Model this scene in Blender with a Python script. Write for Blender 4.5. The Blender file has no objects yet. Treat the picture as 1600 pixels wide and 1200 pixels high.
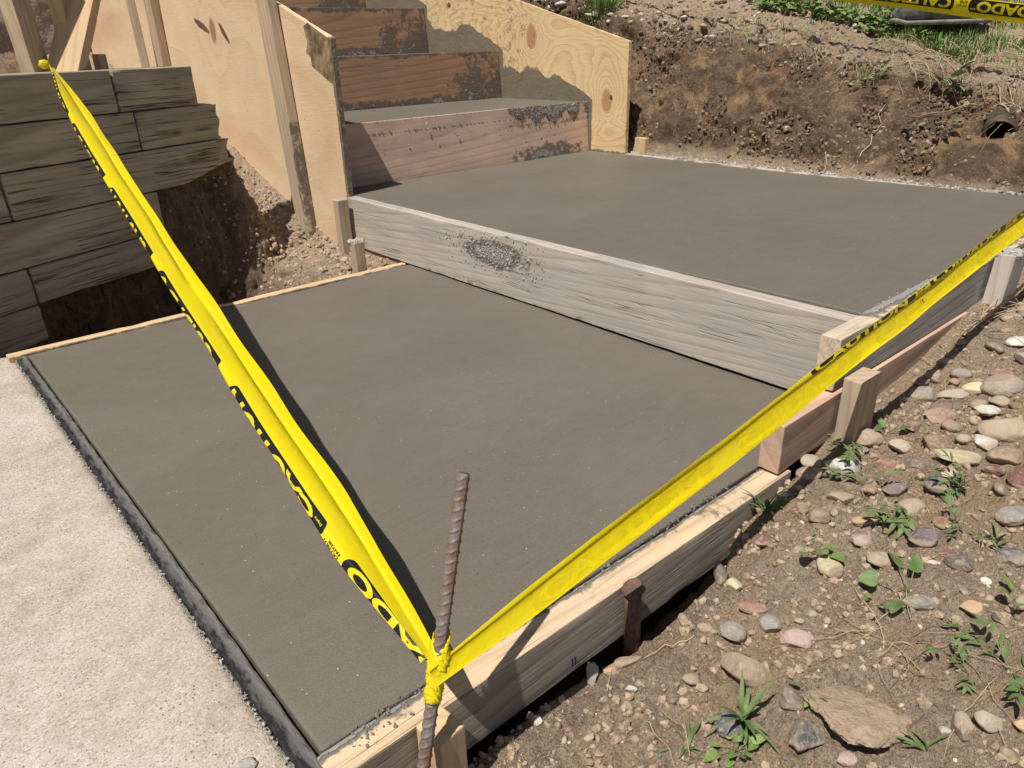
import bpy, bmesh, math, random, re
import numpy as np
from mathutils import Vector, Matrix
random.seed(7)
sc = bpy.context.scene
C = sc.collection
# ------------------------------------------------------------------ camera
CAM = np.array([-0.17016, -0.51069, 0.62029])
RM = np.array([[0.75207834, -0.29547803, 0.58912724], [-0.65855683, -0.30151504, 0.68948647], [-0.02609738, -0.9065216, -0.42135200]])
cam = bpy.data.cameras.new("camera"); camo = bpy.data.objects.new("camera", cam); C.objects.link(camo)
cam.sensor_width = 36; cam.lens = 25.725; cam.clip_start = 0.02; cam.clip_end = 400
m = Matrix.Identity(4)
for i in range(3):
    m[i][0] = RM[i, 0]; m[i][1] = -RM[i, 1]; m[i][2] = -RM[i, 2]; m[i][3] = CAM[i]
camo.matrix_world = m; sc.camera = camo
# ------------------------------------------------------------------ sky and sun
SUN = Vector((0.24, 0.054, -0.485)).normalized()          # the way the light travels
w = bpy.data.worlds.new("World"); sc.world = w; w.use_nodes = True
nt = w.node_tree; bg = nt.nodes['Background']
sky = nt.nodes.new('ShaderNodeTexSky'); sky.sky_type = 'NISHITA'; sky.sun_disc = False
sky.sun_elevation = math.radians(63.1); sky.sun_rotation = math.atan2(-SUN.x, -SUN.y)
nt.links.new(sky.outputs[0], bg.inputs[0]); bg.inputs[1].default_value = 0.052
sl = bpy.data.lights.new("sun", 'SUN'); sl.energy = 5.0; sl.angle = math.radians(0.5); sl.color = (1.0, 0.955, 0.89)
so = bpy.data.objects.new("sun", sl); C.objects.link(so); so.rotation_euler = SUN.to_track_quat('-Z', 'Y').to_euler()
so.location = (-3, -1, 6)
sc.view_settings.view_transform = 'Standard'; sc.view_settings.look = 'None'
sc.view_settings.exposure = 0.0; sc.view_settings.gamma = 1.0; sc.view_settings.use_curve_mapping = False

# ------------------------------------------------------------------ numpy noise
def _h(ix, iy, iz, s=0):
    n = (ix.astype(np.int64) * 73856093) ^ (iy.astype(np.int64) * 19349663) ^ (iz.astype(np.int64) * 83492791) ^ (s * 2654435761)
    n = n & 0xffffffff; n = (n ^ (n >> 15)) * 2246822519 & 0xffffffff; n = (n ^ (n >> 13)) * 3266489917 & 0xffffffff
    return ((n ^ (n >> 16)) & 0xffffff) / float(0xffffff)
def vn(p, s=0):
    i = np.floor(p); f = p - i; f = f * f * (3 - 2 * f); x, y, z = i[:, 0], i[:, 1], i[:, 2]; r = 0
    for a in (0, 1):
        for b in (0, 1):
            for c in (0, 1):
                wgt = (f[:, 0] if a else 1 - f[:, 0]) * (f[:, 1] if b else 1 - f[:, 1]) * (f[:, 2] if c else 1 - f[:, 2])
                r = r + wgt * _h(x + a, y + b, z + c, s)
    return r * 2 - 1
def fbm(p, o=4, s=0, g=.5):
    r = 0; a = 1.0; t = 0
    for k in range(o):
        r = r + a * vn(p * (2.03 ** k) + k * 17.3, s + k); t += a; a *= g
    return r / t
def worley(p, s=0):
    i = np.floor(p); best = np.full(len(p), 9.0); idv = np.zeros(len(p))
    for a in (-1, 0, 1):
        for b in (-1, 0, 1):
            for c in (-1, 0, 1):
                x, y, z = i[:, 0] + a, i[:, 1] + b, i[:, 2] + c
                d = (x + _h(x, y, z, s) - p[:, 0]) ** 2 + (y + _h(x, y, z, s + 1) - p[:, 1]) ** 2 + (z + _h(x, y, z, s + 2) - p[:, 2]) ** 2
                u = d < best; best = np.where(u, d, best); idv = np.where(u, _h(x, y, z, s + 3), idv)
    return np.sqrt(best), idv
def sst(a, b, x):
    t = np.clip((x - a) / (b - a), 0, 1); return t * t * (3 - 2 * t)

# ------------------------------------------------------------------ object helpers
def tag(o, label=None, cat=None, group=None, kind=None):
    for k, v in (('label', label), ('category', cat), ('group', group), ('kind', kind)):
        if v: o[k] = v
    return o
def link(name, me, mat=None, parent=None, loc=None, rot=None):
    o = bpy.data.objects.new(name, me); C.objects.link(o)
    if mat is not None and me is not None and not me.materials: me.materials.append(mat)
    if parent is not None: o.parent = parent
    if loc is not None: o.location = loc
    if rot is not None: o.rotation_euler = rot
    return o
def empty(name, label, cat, loc=(0, 0, 0), group=None, rot=None):
    return tag(link(name, None, loc=loc, rot=rot), label, cat, group)
def mk(name, V, F, mat, parent=None, smooth=True, loc=None, attrs=None, weld=0, rot=None):
    me = bpy.data.meshes.new(name)
    V = np.asarray(V, dtype=np.float32)
    if isinstance(F, np.ndarray):
        n = len(F); k = F.shape[1]
        me.vertices.add(len(V)); me.vertices.foreach_set('co', V.ravel())
        me.loops.add(n * k); me.loops.foreach_set('vertex_index', F.astype(np.int32).ravel())
        me.polygons.add(n); me.polygons.foreach_set('loop_start', np.arange(0, n * k, k, dtype=np.int32))
        me.polygons.foreach_set('loop_total', np.full(n, k, dtype=np.int32)); me.update(calc_edges=True)
    else:
        me.from_pydata([tuple(v) for v in V.tolist()], [], F)
    for kname, arr in (attrs or {}).items():
        at = me.attributes.new(kname, 'FLOAT', 'POINT'); at.data.foreach_set('value', np.asarray(arr, dtype=np.float32))
    if weld:
        bm = bmesh.new(); bm.from_mesh(me); bmesh.ops.remove_doubles(bm, verts=bm.verts, dist=weld)
        bmesh.ops.recalc_face_normals(bm, faces=bm.faces); bm.to_mesh(me); bm.free()
    me.polygons.foreach_set('use_smooth', [smooth] * len(me.polygons)); me.validate()
    return link(name, me, mat, parent, loc, rot)
def gridfaces(nu, nv):
    i = np.arange(nu * nv).reshape(nu, nv)
    return np.stack([i[:-1, :-1], i[1:, :-1], i[1:, 1:], i[:-1, 1:]], -1).reshape(-1, 4)
def axis(L, res, r):
    n = max(2, int(round(L / res)) + 1); a = np.linspace(-L / 2, L / 2, n)
    a = np.concatenate([a, [-L / 2 + r, L / 2 - r, -L / 2 + r * .45, L / 2 - r * .45]]); a = np.unique(np.round(a, 6))
    return a
def boxgeo(sx, sy, sz, res, r):
    ax = [axis(sx, res, r), axis(sy, res, r), axis(sz, res, r)]; S = (sx, sy, sz); VV = []; FF = []; off = 0
    for k in range(3):
        a, b = [(1, 2), (2, 0), (0, 1)][k]
        for sgn in (-1, 1):
            A, B = np.meshgrid(ax[a], ax[b], indexing='ij'); P = np.zeros((A.size, 3)); P[:, a] = A.ravel(); P[:, b] = B.ravel(); P[:, k] = sgn * S[k] / 2
            F = gridfaces(len(ax[a]), len(ax[b]))
            if sgn < 0: F = F[:, ::-1]
            VV.append(P); FF.append(F + off); off += len(P)
    V = np.concatenate(VV); F = np.concatenate(FF)
    inner = np.array([sx, sy, sz]) / 2 - r; q = np.clip(V, -inner, inner); d = V - q; n = np.linalg.norm(d, axis=1, keepdims=True)
    V = q + d / np.maximum(n, 1e-9) * r
    return V, F
def frame(p0, p1, up):
    p0, p1 = Vector(p0), Vector(p1); x = (p1 - p0).normalized(); z = Vector(up); z = (z - x * z.dot(x)).normalized(); y = z.cross(x)
    M = Matrix((x, y, z)).transposed().to_4x4(); M.translation = (p0 + p1) / 2; return M, (p1 - p0).length
def board(name, p0, p1, h, t, mat, up=(0, 0, 1), parent=None, res=.008, r=.0022, rough=.00025, cem=None, edge=.0008, shape=None):
    """a piece of lumber: p0-p1 is its centre line, h its height along up, t its thickness; cem(world points) gives the cement crust"""
    M, L = frame(p0, p1, up); V, F = boxgeo(L, t, h, res, r)
    R3 = np.array(M.to_3x3()); T = np.array(M.translation); Wp = V @ R3.T + T; sd = random.randint(0, 999)
    nrm = V / np.maximum(np.abs(V).max(1, keepdims=True), 1e-6)
    n1 = fbm(V * np.array([4, 11, 11]) + sd, 2, sd)
    V = V + np.sign(V) * np.array([0, 1, 1]) * (n1 * rough)[:, None]
    ed = ((np.abs(V[:, 1]) > t / 2 - .006) & (np.abs(V[:, 2]) > h / 2 - .006))
    n2 = np.clip(fbm(V * np.array([14, 5, 5]) + sd + 40, 2, sd + 3) - .12, 0, 1) * edge * 2.5
    V[:, 1] -= np.where(ed, np.sign(V[:, 1]) * n2, 0); V[:, 2] -= np.where(ed, np.sign(V[:, 2]) * n2, 0)
    if shape is not None: V = shape(V)
    cv = np.zeros(len(V)) if cem is None else np.clip(cem(Wp), 0, 1)
    if cem is not None:
        lump = np.clip(fbm(Wp * 170, 2, 5) + .2, 0, 1); V = V + np.sign(V) * (np.abs(V) > np.array([L, t, h]) / 2 - .0035) * (cv * lump * .0016)[:, None]
    o = mk(name, V, F, mat, None, True, None, {'cem': cv}, weld=2e-5); wn = o.modifiers.new('wn', 'WEIGHTED_NORMAL'); wn.weight = 100; wn.keep_sharp = True
    if parent is None: o.matrix_world = M
    else: o.parent = parent; o.matrix_local = parent.matrix_world.inverted() @ M
    return o
def tube(pts, rad, seg=8, cap=True):
    pts = [Vector(p) for p in pts]; n = len(pts); rad = rad if hasattr(rad, '__len__') else [rad] * n
    V = []; F = []; prev = None
    for i, p in enumerate(pts):
        d = (pts[min(i + 1, n - 1)] - pts[max(i - 1, 0)]).normalized()
        a = (prev - d * prev.dot(d)).normalized() if prev is not None and (prev - d * prev.dot(d)).length > 1e-6 else d.orthogonal().normalized()
        prev = a; b = d.cross(a)
        for k in range(seg):
            t = 2 * math.pi * k / seg; V.append(p + (a * math.cos(t) + b * math.sin(t)) * rad[i])
    for i in range(n - 1):
        for k in range(seg):
            F.append((i * seg + k, i * seg + (k + 1) % seg, (i + 1) * seg + (k + 1) % seg, (i + 1) * seg + k))
    if cap: F.append(tuple(range(seg - 1, -1, -1))); F.append(tuple((n - 1) * seg + k for k in range(seg)))
    return V, F
class MB:
    def __init__(s): s.V = []; s.F = []
    def add(s, V, F):
        o = len(s.V); s.V += [tuple(v) for v in V]; s.F += [tuple(i + o for i in f) for f in F]
    def build(s, name, mat, parent=None, smooth=True, loc=None, attrs=None):
        return mk(name, np.array(s.V), s.F, mat, parent, smooth, loc, attrs)

# ------------------------------------------------------------------ material helpers
class N:
    def __init__(s, name):
        s.m = bpy.data.materials.new(name); s.m.use_nodes = True; s.t = s.m.node_tree; s.b = s.t.nodes['Principled BSDF']; s.out = s.t.nodes['Material Output']
        s.b.inputs['Specular IOR Level'].default_value = .3
    def n(s, typ, **k):
        x = s.t.nodes.new(typ)
        for a, v in k.items(): setattr(x, a, v)
        return x
    def put(s, v, sock):
        if isinstance(v, (int, float)): sock.default_value = v
        elif isinstance(v, (tuple, list)): sock.default_value = (tuple(v) + (1,))[:4] if sock.type == 'RGBA' else tuple(v)[:3]
        else: s.t.links.new(v, sock)
    def math(s, op, a, b=0.0, c=None, clamp=False):
        x = s.n('ShaderNodeMath', operation=op); x.use_clamp = clamp; s.put(a, x.inputs[0]); s.put(b, x.inputs[1])
        if c is not None: s.put(c, x.inputs[2])
        return x.outputs[0]
    def vec(s, op, a, b=(0, 0, 0)):
        x = s.n('ShaderNodeVectorMath', operation=op); s.put(a, x.inputs[0])
        if op != 'LENGTH': s.put(b, x.inputs[1])
        return x.outputs['Value'] if op in ('LENGTH', 'DOT_PRODUCT') else x.outputs[0]
    def obj(s, rand=True):
        tc = s.n('ShaderNodeTexCoord').outputs['Object']
        if not rand: return tc
        oi = s.n('ShaderNodeObjectInfo').outputs['Random']
        cx = s.n('ShaderNodeCombineXYZ'); s.put(s.math('MULTIPLY', oi, 37.0), cx.inputs[0]); s.put(s.math('MULTIPLY', oi, .23), cx.inputs[1]); s.put(s.math('MULTIPLY', oi, -.31), cx.inputs[2])
        return s.vec('ADD', tc, cx.outputs[0])
    def rnd(s): return s.n('ShaderNodeObjectInfo').outputs['Random']
    def noise(s, v, sc=1.0, detail=4, rough=.55, dist=0.0, stretch=None, col=False):
        if stretch is not None: v = s.vec('MULTIPLY', v, stretch)
        x = s.n('ShaderNodeTexNoise'); s.put(v, x.inputs['Vector']); s.put(sc, x.inputs['Scale']); x.inputs['Detail'].default_value = detail; x.inputs['Roughness'].default_value = rough; x.inputs['Distortion'].default_value = dist
        return x.outputs['Color' if col else 'Fac']
    def voro(s, v, sc, feat='F1', out='Distance', rnd=1.0):
        x = s.n('ShaderNodeTexVoronoi', feature=feat); s.put(v, x.inputs['Vector']); s.put(sc, x.inputs['Scale']); x.inputs['Randomness'].default_value = rnd; return x.outputs[out]
    def ramp(s, f, stops, interp='LINEAR'):
        x = s.n('ShaderNodeValToRGB'); s.put(f, x.inputs[0]); r = x.color_ramp; r.interpolation = interp
        while len(r.elements) < len(stops): r.elements.new(.5)
        for e, (p, c) in zip(r.elements, stops):
            e.position = p; e.color = (c, c, c, 1) if isinstance(c, (int, float)) else tuple(c) + (1,)
        return x.outputs[0]
    def mix(s, f, a, b, mode='MIX'):
        x = s.n('ShaderNodeMix', data_type='RGBA', blend_type=mode); s.put(f, x.inputs[0]); s.put(a, x.inputs[6]); s.put(b, x.inputs[7]); return x.outputs[2]
    def mr(s, v, a, b, c=0.0, d=1.0):
        x = s.n('ShaderNodeMapRange'); s.put(v, x.inputs[0]); s.put(a, x.inputs[1]); s.put(b, x.inputs[2]); s.put(c, x.inputs[3]); s.put(d, x.inputs[4]); return x.outputs[0]
    def attr(s, name): return s.n('ShaderNodeAttribute', attribute_name=name).outputs['Fac']
    def bump(s, h, dist, strength=1.0, prev=None):
        x = s.n('ShaderNodeBump'); s.put(h, x.inputs['Height']); x.inputs['Distance'].default_value = dist; x.inputs['Strength'].default_value = strength
        if prev is not None: s.put(prev, x.inputs['Normal'])
        return x.outputs[0]
    def done(s, col, rough=.8, normal=None, spec=None):
        s.put(col, s.b.inputs['Base Color']); s.put(rough, s.b.inputs['Roughness'])
        if normal is not None: s.put(normal, s.b.inputs['Normal'])
        if spec is not None: s.put(spec, s.b.inputs['Specular IOR Level'])
        return s.m

def wood(name, light, dark, ring=26.0, grey=None, greyamt=.5, crust=(.40, .38, .345), wet=(.10, .092, .08), bumpd=.0012, fine=.5, rough=.8, cracks=0.0, face=None):
    s = N(name); v = s.obj()
    dn = s.noise(v, 1.0, 3, .5, stretch=(.8, 5, 5), col=True)
    vd = s.vec('ADD', v, s.vec('MULTIPLY', s.vec('SUBTRACT', dn, (.5, .5, .5)), (.1, .006, .006)))
    off = s.n('ShaderNodeCombineXYZ'); r = s.rnd()
    s.put(0.0, off.inputs[0]); s.put(s.math('MULTIPLY_ADD', r, .06, .03), off.inputs[1]); s.put(s.math('MULTIPLY_ADD', r, -.09, .05), off.inputs[2])
    vr = s.vec('MULTIPLY', s.vec('ADD', vd, off.outputs[0]), (.028, 1, 1))
    dist = s.vec('LENGTH', vr)
    ph = s.math('FRACT', s.math('MULTIPLY', dist, ring * 6))
    rings = s.ramp(ph, [(0, 0.0), (.55, .25), (.86, 1.0), (1, 0.05)])
    fib = s.noise(v, 1.0, 3, .6, stretch=(12, 620, 620)); fib2 = s.noise(v, 1.0, 5, .65, stretch=(1.5, 95, 95))
    big = s.noise(v, 5.0, 3, .5)
    f = s.math('ADD', s.math('MULTIPLY', rings, .55), s.math('MULTIPLY', s.math('SUBTRACT', fib, .5), fine * 1.2), clamp=True)
    f = s.math('ADD', f, s.math('MULTIPLY', s.math('SUBTRACT', fib2, .45), .9), clamp=True)
    col = s.mix(f, light, dark)
    col = s.mix(s.mr(big, .35, .7), col, s.mix(.3, col, dark))
    if grey is not None:
        g = s.math('MULTIPLY', s.mr(s.noise(v, 1.0, 5, .65, stretch=(5, 22, 22)), .38, .62), greyamt, clamp=True); col = s.mix(g, col, s.mix(s.math('MULTIPLY', fib2, .9), grey, tuple(c * .45 for c in grey)))
    if face is not None:      # the broad faces have weathered differently from the planed edge and the sawn end
        nn_ = s.n('ShaderNodeSeparateXYZ'); s.put(s.n('ShaderNodeTexCoord').outputs['Normal'], nn_.inputs[0])
        fm = s.mr(s.math('ABSOLUTE', nn_.outputs[1]), .6, .9); fcol = s.mix(s.math('ADD', f, s.math('MULTIPLY', s.math('SUBTRACT', big, .5), 1.2), clamp=True), face, tuple(c * .42 for c in face)); col = s.mix(fm, col, fcol)
    h = s.math('ADD', s.math('MULTIPLY', rings, -.22), s.math('ADD', s.math('MULTIPLY', fib, .45), s.math('MULTIPLY', fib2, .4)))
    if cracks:
        ck = s.noise(v, 1.0, 3, .55, .05, stretch=(1.1, 48, 48)); ckm = s.mr(s.math('ABSOLUTE', s.math('SUBTRACT', ck, .5)), 0.0, .016, 1.0, 0.0)
        ckm = s.math('MULTIPLY', ckm, s.mr(s.noise(v, 7.0, 2), .42, .55)); ckm = s.math('MULTIPLY', ckm, cracks, clamp=True)
        col = s.mix(ckm, col, tuple(c * .12 for c in dark)); h = s.math('SUBTRACT', h, s.math('MULTIPLY', ckm, 2.5))
    cm = s.attr('cem')
    cn = s.noise(v, 60.0, 5, .7); cb = s.noise(v, 18.0, 4, .6)
    e = s.math('ADD', cm, s.math('ADD', s.math('MULTIPLY', s.math('SUBTRACT', cb, .5), 1.1), s.math('MULTIPLY', s.math('SUBTRACT', cn, .5), .8)))
    wm = s.math('MULTIPLY', s.mr(e, .30, .46), s.mr(cm, 0.02, .2)); km = s.math('MULTIPLY', s.mr(e, .62, .72), s.mr(cm, .02, .2))
    col = s.mix(s.math('MULTIPLY', wm, .82), col, wet); col = s.mix(km, col, s.mix(cn, tuple(c * .55 for c in crust), crust))
    nr = s.bump(h, bumpd); nr = s.bump(s.math('MULTIPLY', km, cn), .006, 1.0, nr)
    return s.done(col, rough, nr, .25)

M_formwood = wood('form_lumber', (.68, .55, .40), (.42, .31, .21), 22, grey=(.50, .48, .45), greyamt=.75)
M_newwood = wood('fresh_lumber', (.72, .52, .30), (.50, .31, .15), 20, grey=(.42, .38, .33), greyamt=.25)
M_pinkwood = wood('reddish_lumber', (.68, .47, .35), (.42, .25, .17), 14, grey=(.50, .40, .34), greyamt=.35, face=(.48, .33, .25))
M_riserwood = wood('riser_lumber', (.46, .27, .155), (.22, .12, .065), 18, grey=(.33, .27, .22), greyamt=.3, cracks=.3, bumpd=.0006)
M_nearwood = wood('near_form_lumber', (.78, .58, .36), (.50, .33, .18), 20, grey=(.55, .52, .47), greyamt=.35, face=(.40, .345, .275), bumpd=.0016, cracks=.25)
M_sidewood = wood('side_form_lumber', (.74, .60, .44), (.46, .33, .21), 22, grey=(.56, .54, .50), greyamt=.5, face=(.40, .375, .345), bumpd=.0014, cracks=.2)
M_greywood = wood('weathered_lumber', (.58, .505, .42), (.30, .25, .20), 24, grey=(.53, .495, .45), greyamt=.75, cracks=.4, bumpd=.0011)
M_timber = wood('old_timber', (.56, .475, .355), (.23, .185, .125), 14, grey=(.39, .375, .28), greyamt=.55, cracks=.8, bumpd=.0020, rough=.9)
M_stake = wood('stake_lumber', (.60, .46, .31), (.36, .25, .15), 24, grey=(.42, .38, .33), greyamt=.45)

def plywood(name, light, dark, knots=(), freq=9.0, stretchy=(1.1, 1, 4.5), red=.2, crust=(.36, .35, .33), knotcol=(.25, .13, .06), holes=(), tiny=.25, lstr=1.0):
    """veneer: contour lines of a stretched noise, bent round each knot (u along the sheet, v up it)"""
    s = N(name); v = s.n('ShaderNodeTexCoord').outputs['Object']
    base = s.noise(v, 1.0, 4, .38, .35, stretch=stretchy); ph = s.math('MULTIPLY', base, freq * 3.2)
    kmask = None
    for (ku, kv, kr, amp) in knots:
        d = s.vec('LENGTH', s.vec('MULTIPLY', s.vec('SUBTRACT', v, (ku, 0, kv)), (1, 0, .62)))
        dn = s.math('DIVIDE', d, kr)
        g = s.math('POWER', 2.718, s.math('MULTIPLY', s.math('POWER', dn, 1.15), -.38)); ph = s.math('ADD', ph, s.math('MULTIPLY', g, amp))
        wob = s.math('ADD', dn, s.math('MULTIPLY', s.math('SUBTRACT', s.noise(v, 60.0, 3), .5), .35)); k = s.mr(wob, .8, 1.05, 1.0, 0.0)
        kmask = k if kmask is None else s.math('MAXIMUM', kmask, k)
    line = s.ramp(s.math('FRACT', ph), [(0, .0), (.45, .12), (.8, .75), (.93, 1.0), (1, .05)])
    fib = s.noise(v, 1.0, 4, .7, stretch=(14, 14, 330)); mot = s.noise(v, 6.0, 4, .55)
    f = s.math('ADD', s.math('MULTIPLY', s.math('MULTIPLY', line, s.mr(s.noise(v, 5.0, 3), .3, .6, .25, .75)), lstr), s.math('MULTIPLY', s.math('SUBTRACT', fib, .47), 1.3), clamp=True)
    col = s.mix(f, light, dark)
    col = s.mix(s.math('MULTIPLY', s.mr(s.noise(v, 1.0, 3, .5, .6, stretch=(1.3, 1, 3)), .45, .7), red), col, (.62, .33, .2))
    col = s.mix(s.math('MULTIPLY', s.mr(mot, .3, .75), .35), col, tuple(c * .72 for c in light))
    sp = s.voro(v, 30.0, out='Distance'); spm = s.math('MULTIPLY', s.mr(sp, .04, .11, 1.0, 0.0), s.mr(s.noise(v, 9.0, 2), .5, .6)); col = s.mix(s.math('MULTIPLY', spm, tiny * 2.4, clamp=True), col, (.2, .12, .06))
    if kmask is not None:
        kl = s.math('FRACT', s.math('MULTIPLY', s.vec('LENGTH', v), 90)); col = s.mix(s.math('MULTIPLY', kmask, .85), col, s.mix(kl, tuple(c * 1.5 for c in knotcol), knotcol))
    for (ku, kv, ang, a, b) in holes:
        x = s.n('ShaderNodeMapping', vector_type='TEXTURE'); s.put(v, x.inputs[0]); x.inputs['Location'].default_value = (ku, 0, kv); x.inputs['Rotation'].default_value = (0, ang, 0); x.inputs['Scale'].default_value = (a, 1, b)
        dd = s.vec('LENGTH', s.vec('MULTIPLY', x.outputs[0], (1, 0, 1))); dd = s.math('ADD', dd, s.math('MULTIPLY', s.math('SUBTRACT', s.noise(v, 40.0, 4), .5), .9)); col = s.mix(s.mr(dd, .75, 1.0, .9, 0.0), col, (.075, .035, .02))
    cm = s.attr('cem'); cn = s.noise(v, 75.0, 5, .7); cb = s.noise(v, 22.0, 4, .6)
    e = s.math('ADD', cm, s.math('ADD', s.math('MULTIPLY', s.math('SUBTRACT', cb, .5), .9), s.math('MULTIPLY', s.math('SUBTRACT', cn, .5), .7)))
    wm = s.math('MULTIPLY', s.mr(e, .30, .56), s.mr(cm, .02, .15)); km = s.math('MULTIPLY', s.mr(e, 1.12, 1.3), .6)
    wetc = s.mix(s.noise(v, 14.0, 3), (.17, .15, .12), (.10, .088, .068))
    col = s.mix(s.math('MULTIPLY', wm, .9), col, wetc); col = s.mix(km, col, s.mix(cn, (.2, .195, .18), crust))
    nr = s.bump(s.math('ADD', s.math('MULTIPLY', line, -.4), fib), .0008); nr = s.bump(s.math('MULTIPLY', wm, cn), .003, 1.0, nr)
    return s.done(col, .75, nr, .25)

def fresh_concrete():
    s = N('fresh_concrete'); v = s.n('ShaderNodeTexCoord').outputs['Object']
    big = s.noise(v, 1.0, 4, .55, .5, stretch=(2.2, 3.5, 1)); mid = s.noise(v, 22.0, 4, .6); fn = s.noise(v, 420.0, 3, .7); tr = s.noise(v, 1.0, 4, .65, stretch=(14, 160, 1))
    col = s.mix(s.mr(big, .3, .7), (.166, .142, .110), (.192, .167, .132))
    col = s.mix(s.math('MULTIPLY', s.mr(mid, .35, .7), .35), col, (.200, .177, .146))
    col = s.mix(s.math('MULTIPLY', s.mr(fn, .3, .72), .5), col, (.075, .066, .054))
    col = s.mix(s.math('MULTIPLY', s.mr(tr, .4, .7), .18), col, (.10, .09, .075))
    sp = s.voro(v, 95.0); rs = s.voro(v, 95.0, out='Color'); rr = s.math('GREATER_THAN', s.vec('DOT_PRODUCT', rs, (1, 0, 0)), .8)
    spm = s.math('MULTIPLY', s.mr(sp, .05, .09, 1.0, 0.0), rr); col = s.mix(spm, col, (.62, .58, .5))
    sd = s.voro(v, 60.0); rs2 = s.voro(v, 60.0, out='Color'); rr2 = s.math('GREATER_THAN', s.vec('DOT_PRODUCT', rs2, (0, 1, 0)), .86)
    col = s.mix(s.math('MULTIPLY', s.mr(sd, .05, .1, .8, 0.0), rr2), col, (.035, .03, .025))
    sw = s.noise(s.vec('MULTIPLY', v, (1, 1, 1)), 1.3, 2, .5); wv = s.math('SINE', s.math('MULTIPLY', s.math('ADD', s.math('MULTIPLY', sw, 3.0), s.noise(v, 1.0, 2, .5, stretch=(1.2, 9, 1))), 34.0))
    col = s.mix(s.math('MULTIPLY', s.mr(wv, .2, 1.0), .035), col, (.235, .21, .175)); tr = s.math('ADD', tr, s.math('MULTIPLY', wv, .02))
    nr = s.bump(s.math('ADD', s.math('MULTIPLY', fn, .55), s.math('ADD', s.math('MULTIPLY', mid, .8), s.math('MULTIPLY', tr, .5))), .0011)
    return s.done(col, s.mr(big, .3, .7, .52, .66), nr, .35)
M_fresh = fresh_concrete()
def old_concrete():
    s = N('old_concrete'); v = s.n('ShaderNodeTexCoord').outputs['Object']
    big = s.noise(v, 3.5, 5, .6); mid = s.noise(v, 30.0, 4, .65); gr = s.voro(v, 480.0, out='Color'); gd = s.voro(v, 480.0)
    col = s.mix(s.mr(mid, .3, .7), (.52, .44, .35), (.37, .305, .235))
    col = s.mix(s.math('MULTIPLY', s.mr(big, .40, .64), .6), col, (.60, .55, .485))
    val = s.vec('DOT_PRODUCT', gr, (1, 0, 0)); v2 = s.vec('DOT_PRODUCT', gr, (0, 1, 0))
    col = s.mix(s.math('MULTIPLY', s.math('GREATER_THAN', val, .84), .6), col, (.27, .22, .17))
    col = s.mix(s.math('MULTIPLY', s.math('GREATER_THAN', v2, .88), .4), col, (.45, .31, .21))
    col = s.mix(s.math('MULTIPLY', s.math('LESS_THAN', val, .12), .35), col, (.74, .71, .65))
    pit = s.voro(v, 210.0); pc = s.voro(v, 210.0, out='Color'); pm = s.math('MULTIPLY', s.mr(pit, .1, .26, 1.0, 0.0), s.math('GREATER_THAN', s.vec('DOT_PRODUCT', pc, (0, 0, 1)), .62)); col = s.mix(s.math('MULTIPLY', pm, .8), col, (.17, .135, .10))
    h = s.math('SUBTRACT', s.math('ADD', s.math('MULTIPLY', gd, -.6), s.math('MULTIPLY', mid, .8)), s.math('MULTIPLY', pm, 1.2))
    return s.done(col, .9, s.bump(h, .0008), .2)
M_old = old_concrete()
def soil_mat():
    s = N('soil'); v = s.n('ShaderNodeTexCoord').outputs['Object']
    a = s.noise(v, 3.0, 6, .62); b = s.noise(v, 38.0, 6, .7); c = s.noise(v, 260.0, 4, .7); d = s.noise(v, 9.0, 4, .6, 1.0)
    tone = s.attr('tone')          # 0 dry pale tan, 1 damp dark topsoil, in the pit painted shade
    dry = s.mix(s.mr(b, .3, .7), (.38, .275, .185), (.62, .485, .35)); dry = s.mix(s.mr(d, .50, .70), dry, (.56, .385, .225))
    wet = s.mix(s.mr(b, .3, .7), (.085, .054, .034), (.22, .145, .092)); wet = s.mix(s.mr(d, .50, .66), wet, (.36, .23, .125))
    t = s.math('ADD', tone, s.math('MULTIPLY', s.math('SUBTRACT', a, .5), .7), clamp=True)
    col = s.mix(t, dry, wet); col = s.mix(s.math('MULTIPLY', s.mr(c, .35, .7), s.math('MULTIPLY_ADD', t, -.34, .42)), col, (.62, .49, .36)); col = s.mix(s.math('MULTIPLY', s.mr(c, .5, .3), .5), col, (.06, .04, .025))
    pk = s.voro(v, 150.0, out='Color'); pd = s.voro(v, 150.0); pm = s.math('MULTIPLY', s.math('GREATER_THAN', s.vec('DOT_PRODUCT', pk, (1, 0, 0)), .86), s.mr(pd, .25, .4, 1.0, 0.0)); col = s.mix(s.math('MULTIPLY', pm, .7), col, s.mix(s.vec('DOT_PRODUCT', pk, (0, 1, 0)), (.45, .4, .34), (.2, .14, .1)))
    vo = s.voro(v, 70.0); h = s.math('ADD', s.math('MULTIPLY', b, 1.0), s.math('ADD', s.math('MULTIPLY', c, .35), s.math('MULTIPLY', vo, -.5)))
    nr = s.bump(h, .011); nr = s.bump(c, .0022, 1.0, nr)
    return s.done(col, .95, nr, .12)
M_soil = soil_mat()
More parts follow.
